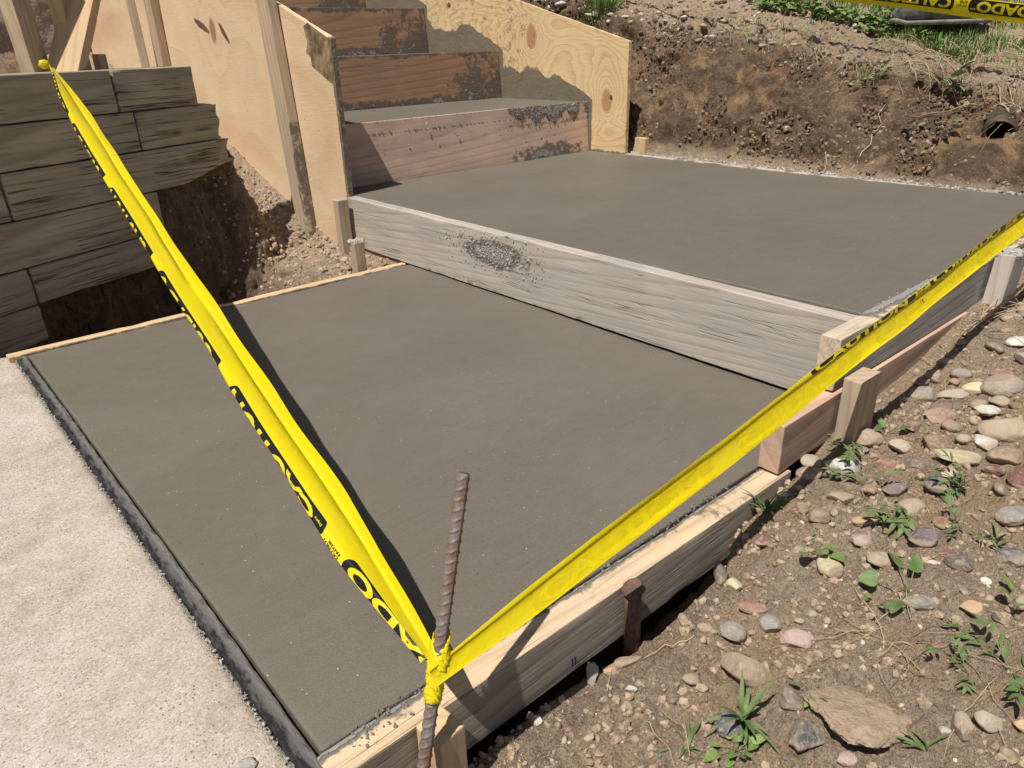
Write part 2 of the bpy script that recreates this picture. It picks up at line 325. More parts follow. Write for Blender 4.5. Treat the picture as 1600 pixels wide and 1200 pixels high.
def stone_mat():
    s = N('river_stone'); v = s.obj(); col0 = s.n('ShaderNodeAttribute', attribute_type='OBJECT', attribute_name='tint').outputs['Color']
    a = s.noise(v, 26.0, 5, .65); b = s.noise(v, 150.0, 4, .7); c = s.noise(v, 12.0, 3, .6, 1.2)
    col = s.mix(s.math('MULTIPLY', s.mr(a, .35, .65), .55), col0, s.mix(1.0, col0, (.55, .5, .46), 'MULTIPLY'))
    col = s.mix(s.math('MULTIPLY', s.mr(b, .52, .7), .45), col, (.62, .56, .48))
    gn = s.n('ShaderNodeSeparateXYZ'); s.put(s.n('ShaderNodeTexCoord').outputs['Generated'], gn.inputs[0]); low_ = s.mr(gn.outputs[2], .42, .72, .22, -.04)
    dust = s.mr(s.math('ADD', s.math('ADD', c, low_), s.math('MULTIPLY', s.math('SUBTRACT', b, .5), .25)), .44, .60); col = s.mix(s.math('MULTIPLY', dust, .82), col, s.mix(b, (.30, .22, .15), (.50, .40, .29)))
    return s.done(col, .82, s.bump(s.math('ADD', a, s.math('MULTIPLY', b, .5)), .0045), .2)
M_stone = stone_mat()
def pebble_mat():
    s = N('gravel_mix'); v = s.n('ShaderNodeTexCoord').outputs['Object']; t = s.attr('hue')
    col = s.ramp(t, [(0, (.36, .28, .2)), (.2, (.42, .33, .25)), (.4, (.25, .21, .18)), (.55, (.5, .43, .35)), (.7, (.3, .19, .15)), (.82, (.2, .2, .2)), (.93, (.68, .62, .53))], 'CONSTANT')
    b = s.noise(v, 160.0, 4, .7); col = s.mix(s.math('MULTIPLY', s.mr(b, .35, .7), .5), col, s.mix(1.0, col, (.5, .45, .4), 'MULTIPLY'))
    return s.done(col, .88, s.bump(b, .002), .2)
M_pebble = pebble_mat()
def clod_mat():
    s = N('soil_clod'); v = s.n('ShaderNodeTexCoord').outputs['Object']; t = s.attr('hue')
    b = s.noise(v, 60.0, 5, .7); c = s.noise(v, 300.0, 3, .7)
    dry = s.mix(s.mr(b, .3, .7), (.36, .26, .175), (.60, .465, .335)); wet = s.mix(s.mr(b, .3, .7), (.075, .047, .03), (.19, .125, .08))
    col = s.mix(t, dry, wet); col = s.mix(s.math('MULTIPLY', s.mr(c, .45, .7), s.math('MULTIPLY_ADD', t, -.38, .45)), col, (.55, .42, .30))
    return s.done(col, .96, s.bump(s.math('ADD', b, s.math('MULTIPLY', c, .5)), .004), .1)
M_clod = clod_mat()
def simple(name, col, rough=.7, spec=.3, noisec=None, nsc=60.0, bumpd=0.0, metallic=0.0, stretch=None, lo=.35, hi=.65):
    s = N(name); v = s.obj()
    if noisec is None: return s.done(col, rough, None, spec)
    n = s.noise(v, nsc, 5, .65, stretch=stretch); c = s.mix(s.mr(n, lo, hi), col, noisec); s.b.inputs['Metallic'].default_value = metallic
    return s.done(c, rough, s.bump(n, bumpd) if bumpd else None, spec)
M_rebar = simple('rusty_steel', (.20, .125, .09), .62, .4, (.24, .215, .205), 70.0, .0012, .35)
M_rust = simple('rusted_iron', (.115, .055, .04), .8, .3, (.20, .12, .095), 120.0, .002)
M_crust = simple('cement_crumbs', (.27, .26, .24), .95, .1, (.54, .52, .48), 90.0, .003)
M_wetcrust = simple('wet_cement', (.16, .142, .115), .75, .3, (.24, .22, .19), 90.0, .002)
M_stucco = simple('rough_stucco', (.235, .19, .172), .95, .1, (.33, .29, .27), 45.0, .012)
M_joint = simple('joint_filler', (.028, .028, .03), .8, .3, (.10, .10, .105), 50.0, .003)
M_leaf = simple('weed_leaf', (.085, .14, .04), .55, .3, (.17, .23, .09), 60.0)
M_stem = simple('weed_stem', (.20, .22, .09), .6, .3, (.28, .24, .13), 30.0)
M_grass = None
def grass_mat():
    s = N('grass_blade'); t = s.attr('hue'); col = s.ramp(t, [(0, (.075, .15, .03)), (.55, (.13, .22, .055)), (.8, (.22, .29, .10)), (1, (.50, .42, .24))])
    return s.done(col, .55, None, .3)
M_grass = grass_mat()
def straw_mat():
    s = N('dry_stem'); t = s.attr('hue'); return s.done(s.ramp(t, [(0, (.62, .50, .33)), (.6, (.45, .34, .21)), (1, (.20, .13, .08))]), .8, None, .2)
M_straw = straw_mat()
M_pipe = simple('black_plastic', (.018, .018, .018), .6, .3, (.12, .09, .06), 30.0)
M_ink = simple('tape_ink', (.012, .012, .012), .35, .4)
def tape_mat(name, col, tr=.25):
    s = N(name); v = s.n('ShaderNodeTexCoord').outputs['Object']
    w_ = s.noise(v, 1.0, 3, .5, .6, stretch=(60, 60, 60)); nr = s.bump(w_, .0012)
    dm = s.mr(s.noise(v, 9.0, 5, .65), .50, .75, 0.0, .10); col = s.mix(dm, col, (.50, .43, .20))
    m_ = s.done(col, .36, nr, .45); t = s.n('ShaderNodeBsdfTranslucent'); s.put(col, t.inputs[0]); mx = s.n('ShaderNodeMixShader'); mx.inputs[0].default_value = tr
    s.t.links.new(s.b.outputs[0], mx.inputs[1]); s.t.links.new(t.outputs[0], mx.inputs[2]); s.t.links.new(mx.outputs[0], s.out.inputs[0]); return m_
M_tape = tape_mat('yellow_tape', (.86, .70, .005), .22)
M_ghost = tape_mat('print_showing_through', (.79, .635, .004), .2)

# ------------------------------------------------------------------ the ground
WB = np.array([-.10, 1.62]); WD = np.array([math.cos(math.radians(24)), math.sin(math.radians(24))]); WN = np.array([-WD[1], WD[0]])
def ground_base(x, y):
    # right of the forms
    zr = np.interp(x, [-.3, 0, .2, .35, .5, .6, .69, .78, .9, 1.25, 1.46, 2.0, 2.45, 4], [-.120, -.104, -.092, -.090, -.070, -.050, -.028, -.012, .002, .040, .082, .125, .16, .2])
    d = -.047 - y
    gapw = .004 + .026 * sst(.30, .40, x) * (1 - sst(.56, .66, x)) + .004 * vn(np.stack([x * 14, x * 0, x * 0], 1), 3)
    zr = zr + .030 * sst(.08, .30, d) * sst(.7, 1.0, x) - (.045 + .04 * sst(.28, .4, x)) * (1 - sst(gapw - .004, gapw + .006, d)) * (1 - sst(.72, .95, x)) + .006 + .016 * sst(.05, .4, d)
    # far bank
    crest = np.interp(y, [-2, -.4, .3, .7, 1.2, 1.9, 3, 6], [.14, .25, .372, .45, .55, .655, .95, 1.6])
    t = np.clip((x - 2.455) / .30, 0, 1); prof = t ** .85
    zb = .155 + (crest - .155) * prof + np.interp(x - 2.755, [0, .15, .45, 1.2, 3, 10, 40], [0, .085, .185, .36, .55, 1.2, 4])
    zb = np.where(y < .4, np.where(x > 2.455, zb, 0) * 1.0, zb)
    # under the forms and steps
    z = np.where(y > -.03, -.2, zr)
    z = np.where(x > 2.445, zb, z)
    # left pit and the slope beside the steps
    s = (x - WB[0]) * WN[0] + (y - WB[1]) * WN[1]; dl = (x - WB[0]) * WD[0] + (y - WB[1]) * WD[1]
    side = np.interp(y, [1.4, 1.7, 1.93, 2.36, 2.74, 2.9, 4.25, 5], [-.05, -.04, -.012, .125, .262, .31, .56, .7])
    back = np.minimum(.47, .34 + .12 * (y - 1.9)) + .15 * np.clip(y - 2.8, 0, 9)
    behind = np.maximum(back * (1 - sst(.96, 1.13, dl)), side)
    pit = -.22 + .19 * sst(.62, .95, x)
    zl = pit + (behind - pit) * np.where(dl < .66, sst(.01, .08, s), sst(-.07 - .05 * sst(.7, .95, dl), .06, s))
    zl = np.maximum(zl, side * sst(.84, 1.03, x) + pit * (1 - sst(.84, 1.03, x)))
    zl = np.where(y < 1.46, np.minimum(zl, -.06), zl)
    z = np.where((y > 1.44) & (x < 1.08), zl, z)
    z = np.where((x < -.045) & (y < 1.44), -.12, z)
    z = np.where((y > 1.44) & (x < -.3), np.minimum(z, .47), z)
    return z
def cat(*a):
    return np.unique(np.round(np.concatenate(a), 5))
gx = cat(np.arange(-14, -1, .8), np.arange(-1, -.1, .04), np.arange(-.1, 1.1, .0048), np.arange(1.1, 2.42, .009), np.arange(2.42, 2.95, .0058), np.arange(2.95, 3.5, .014), np.geomspace(3.5, 90, 40))
gy = cat(-np.geomspace(.9, 60, 30), np.arange(-.9, -.62, .02), np.arange(-.62, -.03, .0042), np.arange(-.03, 1.42, .0095), np.arange(1.42, 2.5, .0075), np.arange(2.5, 5, .03), np.geomspace(5, 90, 30))
X, Y = np.meshgrid(gx, gy, indexing='ij'); sh = X.shape; x, y = X.ravel(), Y.ravel(); z = ground_base(x, y)
P = np.stack([x, y, z], 1)
G = z.reshape(sh); dzx = np.gradient(G, gx, axis=0); dzy = np.gradient(G, gy, axis=1)
nn = np.stack([-np.clip(dzx, -3, 3).ravel(), -np.clip(dzy, -3, 3).ravel(), np.ones(x.size)], 1); nn /= np.linalg.norm(nn, axis=1, keepdims=True)
hidden = ((y > -.03) & (y < 1.44) & (x > -.05) & (x < 2.44)) | ((x > 1.06) & (x < 2.43) & (y > -.03))
nearz = np.exp(-((np.maximum(0, x - 3.2)) / 2.5)) * np.exp(-np.maximum(0, y - 5) / 3.)
bank = sst(2.45, 2.52, x) * (1 - sst(2.85, 3.1, x)) + sst(1.44, 1.5, y) * (x < 1.08)
f1, id1 = worley(P * 17 + .35 * np.stack([fbm(P * 9, 2, 1), fbm(P * 9, 2, 2), fbm(P * 9, 2, 3)], 1), 11)
f2, id2 = worley(P * 52 + .3 * np.stack([vn(P * 30, 1), vn(P * 30, 2), vn(P * 30, 3)], 1), 21)
f3, id3 = worley(P * 110, 31)
amt = (.35 + .65 * sst(-.1, .35, fbm(P * 3.1, 3, 50)))
lumpy = sst(.05, .14, -y) * (x < 2.45) * (y < 0); dsp = .020 * fbm(P * 6, 6, 9, .6) * (1 + 1.9 * bank) + .010 * lumpy * np.abs(fbm(P * 13, 4, 19, .6)) + (.015 + .020 * bank) * amt * (.55 - f1) * (id1 > .35) + (.011 + .013 * bank + .007 * lumpy) * (.5 - f2) * (.3 + id2) + .0042 * (.5 - f3)
dsp -= .034 * bank * sst(.12, .42, fbm(P * 8 + 5, 4, 71, .6)) * (x > 2)
dsp *= np.where(hidden, 0, 1) * nearz
kp = np.where((y > -.075) & (y < -.03) & (x < 2.5), .35, 1.0) * np.where((y > 1.43) & (y < 1.49) & (x < 1.08), .4, 1)
P2 = P + nn * (dsp * kp)[:, None]
hole = np.exp(-((P[:, 1] - .352) ** 2 + ((P[:, 2] - .328) * 1.1) ** 2) / .045 ** 2 * 1.0) ** 1.0; hm = ((P[:, 1] - .352) ** 2 + ((P[:, 2] - .328) * 1.1) ** 2 < .043 ** 2) & (x > 2.5) & (x < 2.95); P2[:, 0] += np.where(hm, .16, 0)
P2[:, 1] = np.where((y <= -.045) & (x < 2.44) & (x > -.1), np.minimum(P2[:, 1], -.046), P2[:, 1])
tone = np.clip(.08 + (.25 * sst(.20, .42, z) + 1.3 * (1 - sst(2.70, 2.86, x)) ) * bank * (x > 2) + .5 * bank * fbm(P * 2.3, 3, 61) * (x > 2), 0, 1)
tone = np.where((x < 1.08) & (y > 1.44), .85 - .8 * sst(.72, .92, x), tone)  # shade painted into the pit soil, paler in the sunlit strip by the plywood
tone = np.where((y < -.04) & (y > -.11) & (x < .8), .3, tone)
GZ = P2[:, 2].reshape(sh)
def gz(px, py):
    i = int(np.clip(np.searchsorted(gx, px) - 1, 0, len(gx) - 2)); j = int(np.clip(np.searchsorted(gy, py) - 1, 0, len(gy) - 2))
    a = (px - gx[i]) / (gx[i + 1] - gx[i]); b = (py - gy[j]) / (gy[j + 1] - gy[j])
    return float((GZ[i, j] * (1 - b) + GZ[i, j + 1] * b) * (1 - a) + (GZ[i + 1, j] * (1 - b) + GZ[i + 1, j + 1] * b) * a)
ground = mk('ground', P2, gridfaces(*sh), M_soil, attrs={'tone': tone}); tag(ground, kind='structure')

# sidewalk: old broom-worn concrete on the left of the joint
xs = np.concatenate([-np.geomspace(6, .5, 12), np.append(np.arange(-.48, -.024, .009), -.0200)]); ys = np.concatenate([-np.geomspace(6, 1, 10), np.arange(-.95, 1.46, .012)])
A, B = np.meshgrid(xs, ys, indexing='ij'); sp_ = np.stack([A.ravel(), B.ravel(), np.full(A.size, -.007)], 1); sp_[:, 2] += .0012 * fbm(sp_ * 14, 3, 2)
edge = sst(-.040, -.021, sp_[:, 0]); sp_[:, 2] -= .004 * edge; sp_[:, 0] += np.where(sp_[:, 0] > -.035, .003 * fbm(sp_ * 45, 3, 8), 0)
nA = len(xs); bottom = sp_.reshape(nA, len(ys), 3)[-1].copy(); bottom[:, 2] = -.1
Vs = np.concatenate([sp_, bottom]); Fs = gridfaces(nA, len(ys)); k0 = (nA - 1) * len(ys); k1 = nA * len(ys); q = np.arange(len(ys) - 1)
Fs = np.concatenate([Fs, np.stack([k0 + q, k1 + q, k1 + q + 1, k0 + q + 1], 1)])
side_walk = mk('sidewalk', Vs, Fs, M_old); tag(side_walk, kind='structure')

# ------------------------------------------------------------------ fresh slabs
def slab(name, x0, x1, y0, y1, ztop, zbot, label, dz=None, res=.012, cat_='concrete slab'):
    o = empty(name, label, cat_, (0, 0, 0)) if False else None
    sx, sy, sz = x1 - x0, y1 - y0, ztop - zbot; V, F = boxgeo(sx, sy, sz, res, .004); c = np.array([(x0 + x1) / 2, (y0 + y1) / 2, (ztop + zbot) / 2])
    Wp = V + c; top = V[:, 2] > sz / 2 - .005
    n = fbm(Wp * np.array([5, 5, 1]), 4, 3) * .0022 + fbm(Wp * 60, 3, 4) * .0004
    if dz is not None: n = n + dz(Wp)
    ed = np.minimum(np.minimum(Wp[:, 0] - x0, x1 - Wp[:, 0]), np.minimum(Wp[:, 1] - y0, y1 - Wp[:, 1])); n = n + .0016 * np.clip(fbm(Wp * 38, 3, 6), -.2, 1) * (ed < .012)
    V[:, 2] += np.where(top, n, 0)
    o = mk(name, V, F, M_fresh, None, True, tuple(c), weld=1e-5); wn = o.modifiers.new('wn', 'WEIGHTED_NORMAL'); wn.weight = 100
    return tag(o, label, cat_)
slab('fresh_slab', .004, 1.062, -.004, 1.401, 0, -.09, 'dark freshly poured lower slab, the one the rebar stands beside')
slab('fresh_slab', 1.086, 2.402, .001, 1.90, .166, -.02, 'dark freshly poured raised landing slab at the foot of the steps', lambda W_: .010 * (1 - sst(0, .9, W_[:, 1])))
R0 = 1.912
for i in range(4):
    y0 = R0 + .61 * i; zt = [.378, .590, .806, 1.02][i]
    slab('step_tread', 1.106, 2.400, y0 + .036, y0 + .61 + (0 if i < 3 else .4), zt - .003, zt - .3, ['grey wet concrete tread of the lowest step above the landing', 'wet concrete tread of the second step above a rust brown riser', 'wet concrete tread of the third step, level with the eye', 'wet concrete tread of the fourth step at the top edge of the photo'][i], None, .02, 'concrete step')

# ------------------------------------------------------------------ form boards
def ridge(axis_i, at, w_, amt_=1.0):
    return lambda W_: amt_ * np.clip(1 - np.abs(W_[:, axis_i] - at) / w_, 0, 1)
def c_near(W_):
    return .62 * sst(-.020, -.008, W_[:, 1]) * (W_[:, 2] > -.004) + .28 * sst(-.012, 0, W_[:, 2]) * (.5 + .5 * vn(W_ * np.array([11, 1, 1]), 4))
nb = board('form_board', (-.004, -.0245, -.043), (.80, -.0290, -.043), .085, .037, M_nearwood, cem=c_near, rough=.0004)
tag(nb, 'long tan form board along the near right edge of the lower slab, smeared with cement', 'form board')
def c_2(W_): return .0 * W_[:, 0]
sb = board('form_board', (.766, -.0245, .046), (2.2, -.0245, .050), .084, .036, M_pinkwood)
tag(sb, 'reddish form board with sawn end, lying between near board and grey right board', 'form board')
def c_3(W_): return .75 * sst(-.024, -.004, W_[:, 1]) * (W_[:, 2] > .178) * sst(1.02, 1.12, W_[:, 0]) + .3 * (W_[:, 2] > .18) * (W_[:, 0] > 1.05)
ub = board('form_board', (.922, -.0185, .138), (2.46, -.0165, .134), .092, .036, M_sidewood, cem=c_3)
tag(ub, 'grey form board right of the landing, end grain showing behind the tape', 'form board')
def c_r(W_):
    y, z = W_[:, 1], W_[:, 2]
    blob = np.exp(-((y - .98) / .13) ** 2 - ((z - .115) / .036) ** 2) * .95
    top = 0 * z; low = .30 * (1 - sst(.0, .035, z)) * (y < 1.3)
    return np.maximum(np.maximum(blob * 1.12, top), low)
rb = board('form_board', (1.0665, 1.745, .085), (1.0665, .006, .089), .163, .037, M_greywood, cem=c_r, rough=.0004, edge=.0009)
tag(rb, 'wide grey weathered riser board between the two dark slabs, splattered with cement', 'form board')
def crumbs(name, pts, mat, parent, smin, smax, sq=.6, seed=3):
    rr = random.Random(seed); mb = MB()
    for (p, n) in pts:
        fl = Vector((.45, 1, 1)) if name == 'cement_splatter' and mat is M_crust and seed == 1 else (Vector((1, .45, 1)) if name == 'cement_splatter' and mat is M_crust else Vector((1, 1, 1))); sz = rr.uniform(smin, smax) * (1 if rr.random() < .8 else 1.6); bm = bmesh.new(); bmesh.ops.create_icosphere(bm, subdivisions=1, radius=1)
        rot = Matrix.Rotation(rr.uniform(0, 6), 3, Vector((rr.random(), rr.random(), rr.random() + .1)).normalized())
        ss = Vector((rr.uniform(.7, 1.4), rr.uniform(.6, 1.2), rr.uniform(.5, 1.0)))
        vs = [Vector(p) + (rot @ Vector((v.co.x * ss.x, v.co.y * ss.y, v.co.z * ss.z)) * sz * rr.uniform(.7, 1.3)) * fl for v in bm.verts]; fs = [[v.index for v in f.verts] for f in bm.faces]; mb.add(vs, fs); bm.free()
    o = mb.build(name, mat, None, False)
    if parent is not None:
        o.parent = parent; o.matrix_local = parent.matrix_world.inverted(); o['kind'] = 'stuff'
    return o
bpy.context.view_layer.update()
rr = random.Random(5); pts = []
for k in range(560):
    yy = rr.gauss(.985, .115); zz = rr.gauss(.118, .024)
    if zz < .17 and abs(yy - .99) < .24: pts.append(((1.047, yy, zz), None))
crumbs('cement_splatter', pts, M_crust, rb, .0010, .0030, seed=1)
pts = [((rr.uniform(.07, .80), rr.uniform(-.011, .002), rr.uniform(-.001, .002)), None) for k in range(130)] + [((rr.uniform(.03, .1), rr.uniform(-.03, .0), .0005), None) for k in range(40)]
crumbs('cement_splatter', pts, M_wetcrust, nb, .0008, .0022, seed=2)
def c_l(W_): return .5 * sst(1.415, 1.402, W_[:, 1]) * (W_[:, 2] > -.003)
lb = board('form_board', (-.035, 1.4185, -.037), (1.045, 1.4185, -.037), .082, .034, M_newwood, cem=c_l, edge=.003)
tag(lb, 'pale form board along the far left edge of the lower slab beside the pit', 'form board')
lr = board('form_board', (1.072, 1.442, -.045), (1.072, 1.76, -.045), .086, .034, M_pinkwood)
tag(lr, 'short reddish board below the left end of the grey riser board, behind two stakes', 'form board')
def c_f(W_): return .33 * (W_[:, 2] > .162)
fb = board('form_board', (2.4205, 1.74, .12), (2.4205, -.03, .12), .096, .034, M_formwood, cem=c_f, res=.011)
tag(fb, 'thin far form board with crusted top along the foot of the dirt bank', 'form board')

for dx_ in (0, .0052):       # faint ink stamp on the outer face of the near board
    V = np.array([(.3085 + dx_, -.0470, -.071), (.3112 + dx_, -.0470, -.071), (.3112 + dx_, -.0470, -.058), (.3085 + dx_, -.0470, -.058)]); V[:, 1] = -.0465 - .0008
    o = mk('ink_mark', V, [(0, 1, 2, 3)], simple('blue_ink', (.03, .04, .06), .8) if dx_ == 0 else bpy.data.materials['blue_ink'], None, False); o.parent = nb; o.matrix_local = nb.matrix_world.inverted()
# joint filler strip along the sidewalk
mb_x = np.arange(-.36, 1.44, .006)
prof = [(-.019, -.09), (-.019, -.008), (-.018, -.004), (-.014, -.001), (-.007, .0008), (-.001, -.0005), (0.001, -.004), (.001, -.09)]
Vj = []
for yy in mb_x:
    for k, (a, b) in enumerate(prof): Vj.append((a, yy, b))
Vj = np.array(Vj); nzj = fbm(Vj * np.array([90, 60, 90]), 3, 7); Vj[:, 0] += .0016 * nzj + .002 * fbm(Vj * np.array([0, 3, 0]), 2, 9); Vj[:, 2] += np.where(Vj[:, 2] > -.02, .0011 * fbm(Vj * 90, 3, 13), 0)
sj = N('joint_filler_dusty'); vj = sj.n('ShaderNodeTexCoord').outputs['Object']; sep = sj.n('ShaderNodeSeparateXYZ'); sj.put(vj, sep.inputs[0])
nj = sj.noise(vj, 1.0, 5, .7, stretch=(110, 32, 110)); top_ = sj.mr(sj.math('ADD', sep.outputs[0], sj.math('MULTIPLY', sj.math('SUBTRACT', nj, .5), .03)), -.015, -.005)
colj = sj.mix(top_, sj.mix(sj.mr(nj, .45, .75), (.018, .018, .02), (.09, .09, .095)), sj.mix(sj.mr(nj, .3, .6), (.32, .31, .29), (.13, .12, .11)))
M_jf = sj.done(colj, .85, sj.bump(nj, .003), .2)
jo = mk('joint_strip', Vj[Vj[:, 1] > -.03], gridfaces(int((mb_x > -.03).sum()), len(prof)), M_jf); tag(jo, 'dark dusty expansion joint strip between the old sidewalk and the lower slab', 'joint strip')
rr = random.Random(9); pts = []
for k in range(420):
    yy = rr.uniform(-.02, 1.42); pts.append(((-.0215 + rr.gauss(-.001, .0018), yy, -.0070), None))
cr = crumbs('gravel', pts, M_crust, None, .0005, .0018, seed=4); tag(cr, 'fine grey cement crumbs scattered along the sidewalk edge of the joint', 'crumbs', kind='stuff')
# a flat smear of spilled mortar on the sidewalk
def lumpmesh(rx, ry, rz, seed, sub=4, amp=.18, freq=2.4, flat=0.0, cuts=0):
    bm = bmesh.new(); bmesh.ops.create_icosphere(bm, subdivisions=sub, radius=1); V = np.array([v.co[:] for v in bm.verts]); F = np.array([[v.index for v in f.verts] for f in bm.faces]); bm.free()
    r_ = random.Random(seed)
    for k in range(cuts):
        n = np.array([r_.gauss(0, 1) for _ in range(3)]); n /= np.linalg.norm(n); h = r_.uniform(.55, .8); d = V @ n - h; V = V - np.outer(np.clip(d, 0, 9) * .9, n)
    V = V * (1 + amp * fbm(V * freq + seed * 3.7, 4, seed))[:, None]; return V * np.array([rx, ry, rz]), F
V, F = lumpmesh(.026, .013, .0022, 77, 4, .35, 3.5); o = mk('mortar_spill', V, F, M_crust, None, True, (-.072, .026, -.0055), rot=(0, 0, .5)); tag(o, 'small flat blob of grey mortar dried on the sidewalk near the slab corner', 'mortar blob')

# ------------------------------------------------------------------ risers, plywood
def c_riser(i):
    y0 = R0 + .61 * i; zt = [.378, .590, .806, 1.02][i]; zb = zt - .212
    def f_(W_):
        x, z = W_[:, 0], W_[:, 2]; t = (z - zb) / .21
        drip = .68 * sst(1.7, 2.2, x) * sst(.60, .98, t + .22 * vn(np.stack([x * 30, x * 0, x * 0], 1), 2)) if i == 0 else .5 * sst(.82, 1, t)
        low = (.78 * np.exp(-((x - 2.15) / .2) ** 2) * (1 - sst(.08, .42, t))) if i == 0 else (.58 * (1 - sst(.02, .24 + .12 * sst(1.8, 2.2, x), t)))
        hi = .6 * sst(1.95, 2.2, x) * (i > 0)
        return np.maximum(np.maximum(drip, low), hi * (.4 + .6 * (1 - t)))
    return f_
RL = ['pinkish brown lowest riser board of the steps with cement drips along its top', 'dark rust brown second riser board, cement smeared along its foot', 'dark stained third riser board of the steps', 'topmost riser board, just inside the top edge of the photo']
risers = []
for i in range(4):
    y0 = R0 + .61 * i; zt = [.378, .590, .806, 1.02][i]; zb = [.160, .372, .584, .800][i]
    o = board('riser_board', (1.105, y0 + .018, (zt + zb) / 2), (2.401, y0 + .018, (zt + zb) / 2), zt - zb, .034, M_riserwood if i else wood('pink_riser_lumber', (.76, .54, .40), (.47, .29, .20), 18, grey=(.50, .40, .33), greyamt=.4, bumpd=.0006), cem=c_riser(i), res=.009, up=(0, .09, 1))
    tag(o, RL[i], 'riser board', 'riser boards of the steps'); risers.append(o)
bpy.context.view_layer.update()
rr = random.Random(12)
pts = [((rr.uniform(1.9, 2.39), R0 - .002, .375 - abs(rr.gauss(0, .018))), None) for k in range(230)] + [((rr.gauss(2.17, .11), R0 - .002, .17 + abs(rr.gauss(0, .028))), None) for k in range(260)] + [((rr.uniform(1.15, 2.35), R0 - .001, rr.uniform(.18, .37)), None) for k in range(70)] + [((rr.uniform(1.12, 2.39), R0 + .002, .376), None) for k in range(150)]
pts = [p for p in pts if p[0][0] < 2.39]
crumbs('cement_splatter', pts, M_crust, risers[0], .0010, .0032, seed=6)
pts = [((rr.gauss(1.95, .3), R0 + .608, .385 + abs(rr.gauss(0, .022))), None) for k in range(240)]; pts = [p for p in pts if 1.12 < p[0][0] < 2.39]
crumbs('cement_splatter', pts, M_crust, risers[1], .0012, .0034, seed=7)
pts = [((rr.uniform(1.2, 2.39), R0 + 1.218, .60 + abs(rr.gauss(0, .015))), None) for k in range(130)]
crumbs('cement_splatter', pts, M_crust, risers[2], .0012, .0036, seed=8)

def sheet(name, x0, x1, poly_bottom, poly_top, y0, y1, mat, cem=None, res=.011, org=None, ragged=None):
    """an upright plywood sheet in the y-z plane; local x runs along -y or +y so that the grain follows it"""
    nu = int((y1 - y0) / res) + 1; us = np.linspace(y0, y1, nu); nv = 70
    vb = np.interp(us, *zip(*poly_bottom)); vt = np.interp(us, *zip(*poly_top)); faces = []; V = []
    T = np.linspace(0, 1, nv); S = []
    for xx in (x0, x1):
        U, TT = np.meshgrid(us, T, indexing='ij'); Z = vb[:, None] + (vt - vb)[:, None] * TT
        S.append(np.stack([np.full(U.size, xx), U.ravel(), Z.ravel()], 1))
    F0 = gridfaces(nu, nv); F1 = F0[:, ::-1] + nu * nv; i = np.arange(nu * nv).reshape(nu, nv); o_ = nu * nv
    rim = []
    for a in (i[:, 0], i[:, -1], i[0, :], i[-1, :]): rim.append(np.stack([a[:-1], a[1:], a[1:] + o_, a[:-1] + o_], 1))
    V = np.concatenate(S); F = np.concatenate([F0, F1] + rim)
    fr = (V[:, 1] < y0 + .001); V[:, 1] += np.where(fr, .0025 * fbm(V * 60, 3, 4), 0)
    tp = np.zeros(len(V), bool); ii = i[:, -1]; tp[ii] = True; tp[ii + o_] = True; V[:, 2] += np.where(tp, .0022 * fbm(V * 35, 3, 5), 0)
    cv = np.zeros(len(V)) if cem is None else np.clip(cem(V), 0, 1)
    org = np.array(org); V = V - org; V = np.stack([V[:, 1], -V[:, 0], V[:, 2]], 1)      # local x = world y
    o = mk(name, V, F, mat, None, True, tuple(org), {'cem': cv}, rot=(0, 0, math.pi / 2))
    bm = bmesh.new(); bm.from_mesh(o.data); bmesh.ops.recalc_face_normals(bm, faces=bm.faces)
    for e in bm.edges:
        if len(e.link_faces) == 2 and e.calc_face_angle(0) > .8: e.smooth = False
    bm.to_mesh(o.data); bm.free(); return o
# local coords on each sheet: x = y - org.y, z = z - org.z
M_plyL = plywood('plywood_pale', (.80, .615, .39), (.55, .375, .215), knots=[(.95, .60, .03, 3.0)], freq=3.0, stretchy=(.8, 1, 2.2), red=.8, holes=[(1.06, .62, -.33, .080, .017), (.84, .586, -.74, .062, .014), (.46, .30, -.6, .018, .006)], tiny=.45, lstr=.4)
M_plyR = plywood('plywood_golden', (.78, .575, .315), (.52, .31, .13), knots=[(.60, .347, .036, 8.5), (.116, .082, .032, 8.5)], freq=6.0, stretchy=(1.5, 1, 4.2), red=.15, knotcol=(.34, .175, .085), holes=[(.090, .095, .5, .010, .012), (1.225, .511, .5, .014, .016)], tiny=.3)
def c_pl(W_):
    y, z = W_[:, 1], W_[:, 2]
    return np.maximum(.62 * (y < 1.774) * (z > .15), 0)
pl = sheet('plywood_form', 1.067, 1.085, [(1.76, -.06), (4.6, .50)], [(1.76, .650), (2.15, .779), (4.6, 1.585)], 1.762, 4.59, M_plyL, c_pl, org=(1.076, 1.76, .1))
tag(pl, 'tall pale plywood form on the left of the steps, with a dark split knot', 'plywood form')
def c_pr(W_):
    y, z = W_[:, 1], W_[:, 2]; r = np.zeros(len(W_))
    for i in range(4):
        y0 = R0 + .61 * i; zt = [.378, .590, .806, 1.02][i]
        tt = (y - y0) / .61; hgt = np.interp(tt, [-.05, 0, .12, .3, .6, .85, 1.0], [0, .02, .06, .105, .125, .15, .16]); hgt = hgt * (1 + .25 * vn(np.stack([y * 16, y * 0, y * 0], 1), 6))
        inside = (tt > -.03) & (tt <= 1.0); r = np.maximum(r, np.where(inside, .95 * (1 - sst(hgt * .75, hgt * 1.1, z - zt)), 0))
    r = np.maximum(r, .6 * (1 - sst(.166, .19, z)) * (y < 1.92)); r = np.maximum(r, .27 * sst(2.0, 2.4, y) * (z < .9))
    return r
M_tornply = wood('torn_veneer', (.50, .36, .20), (.26, .16, .08), 30, grey=(.06, .045, .035), greyamt=.75)
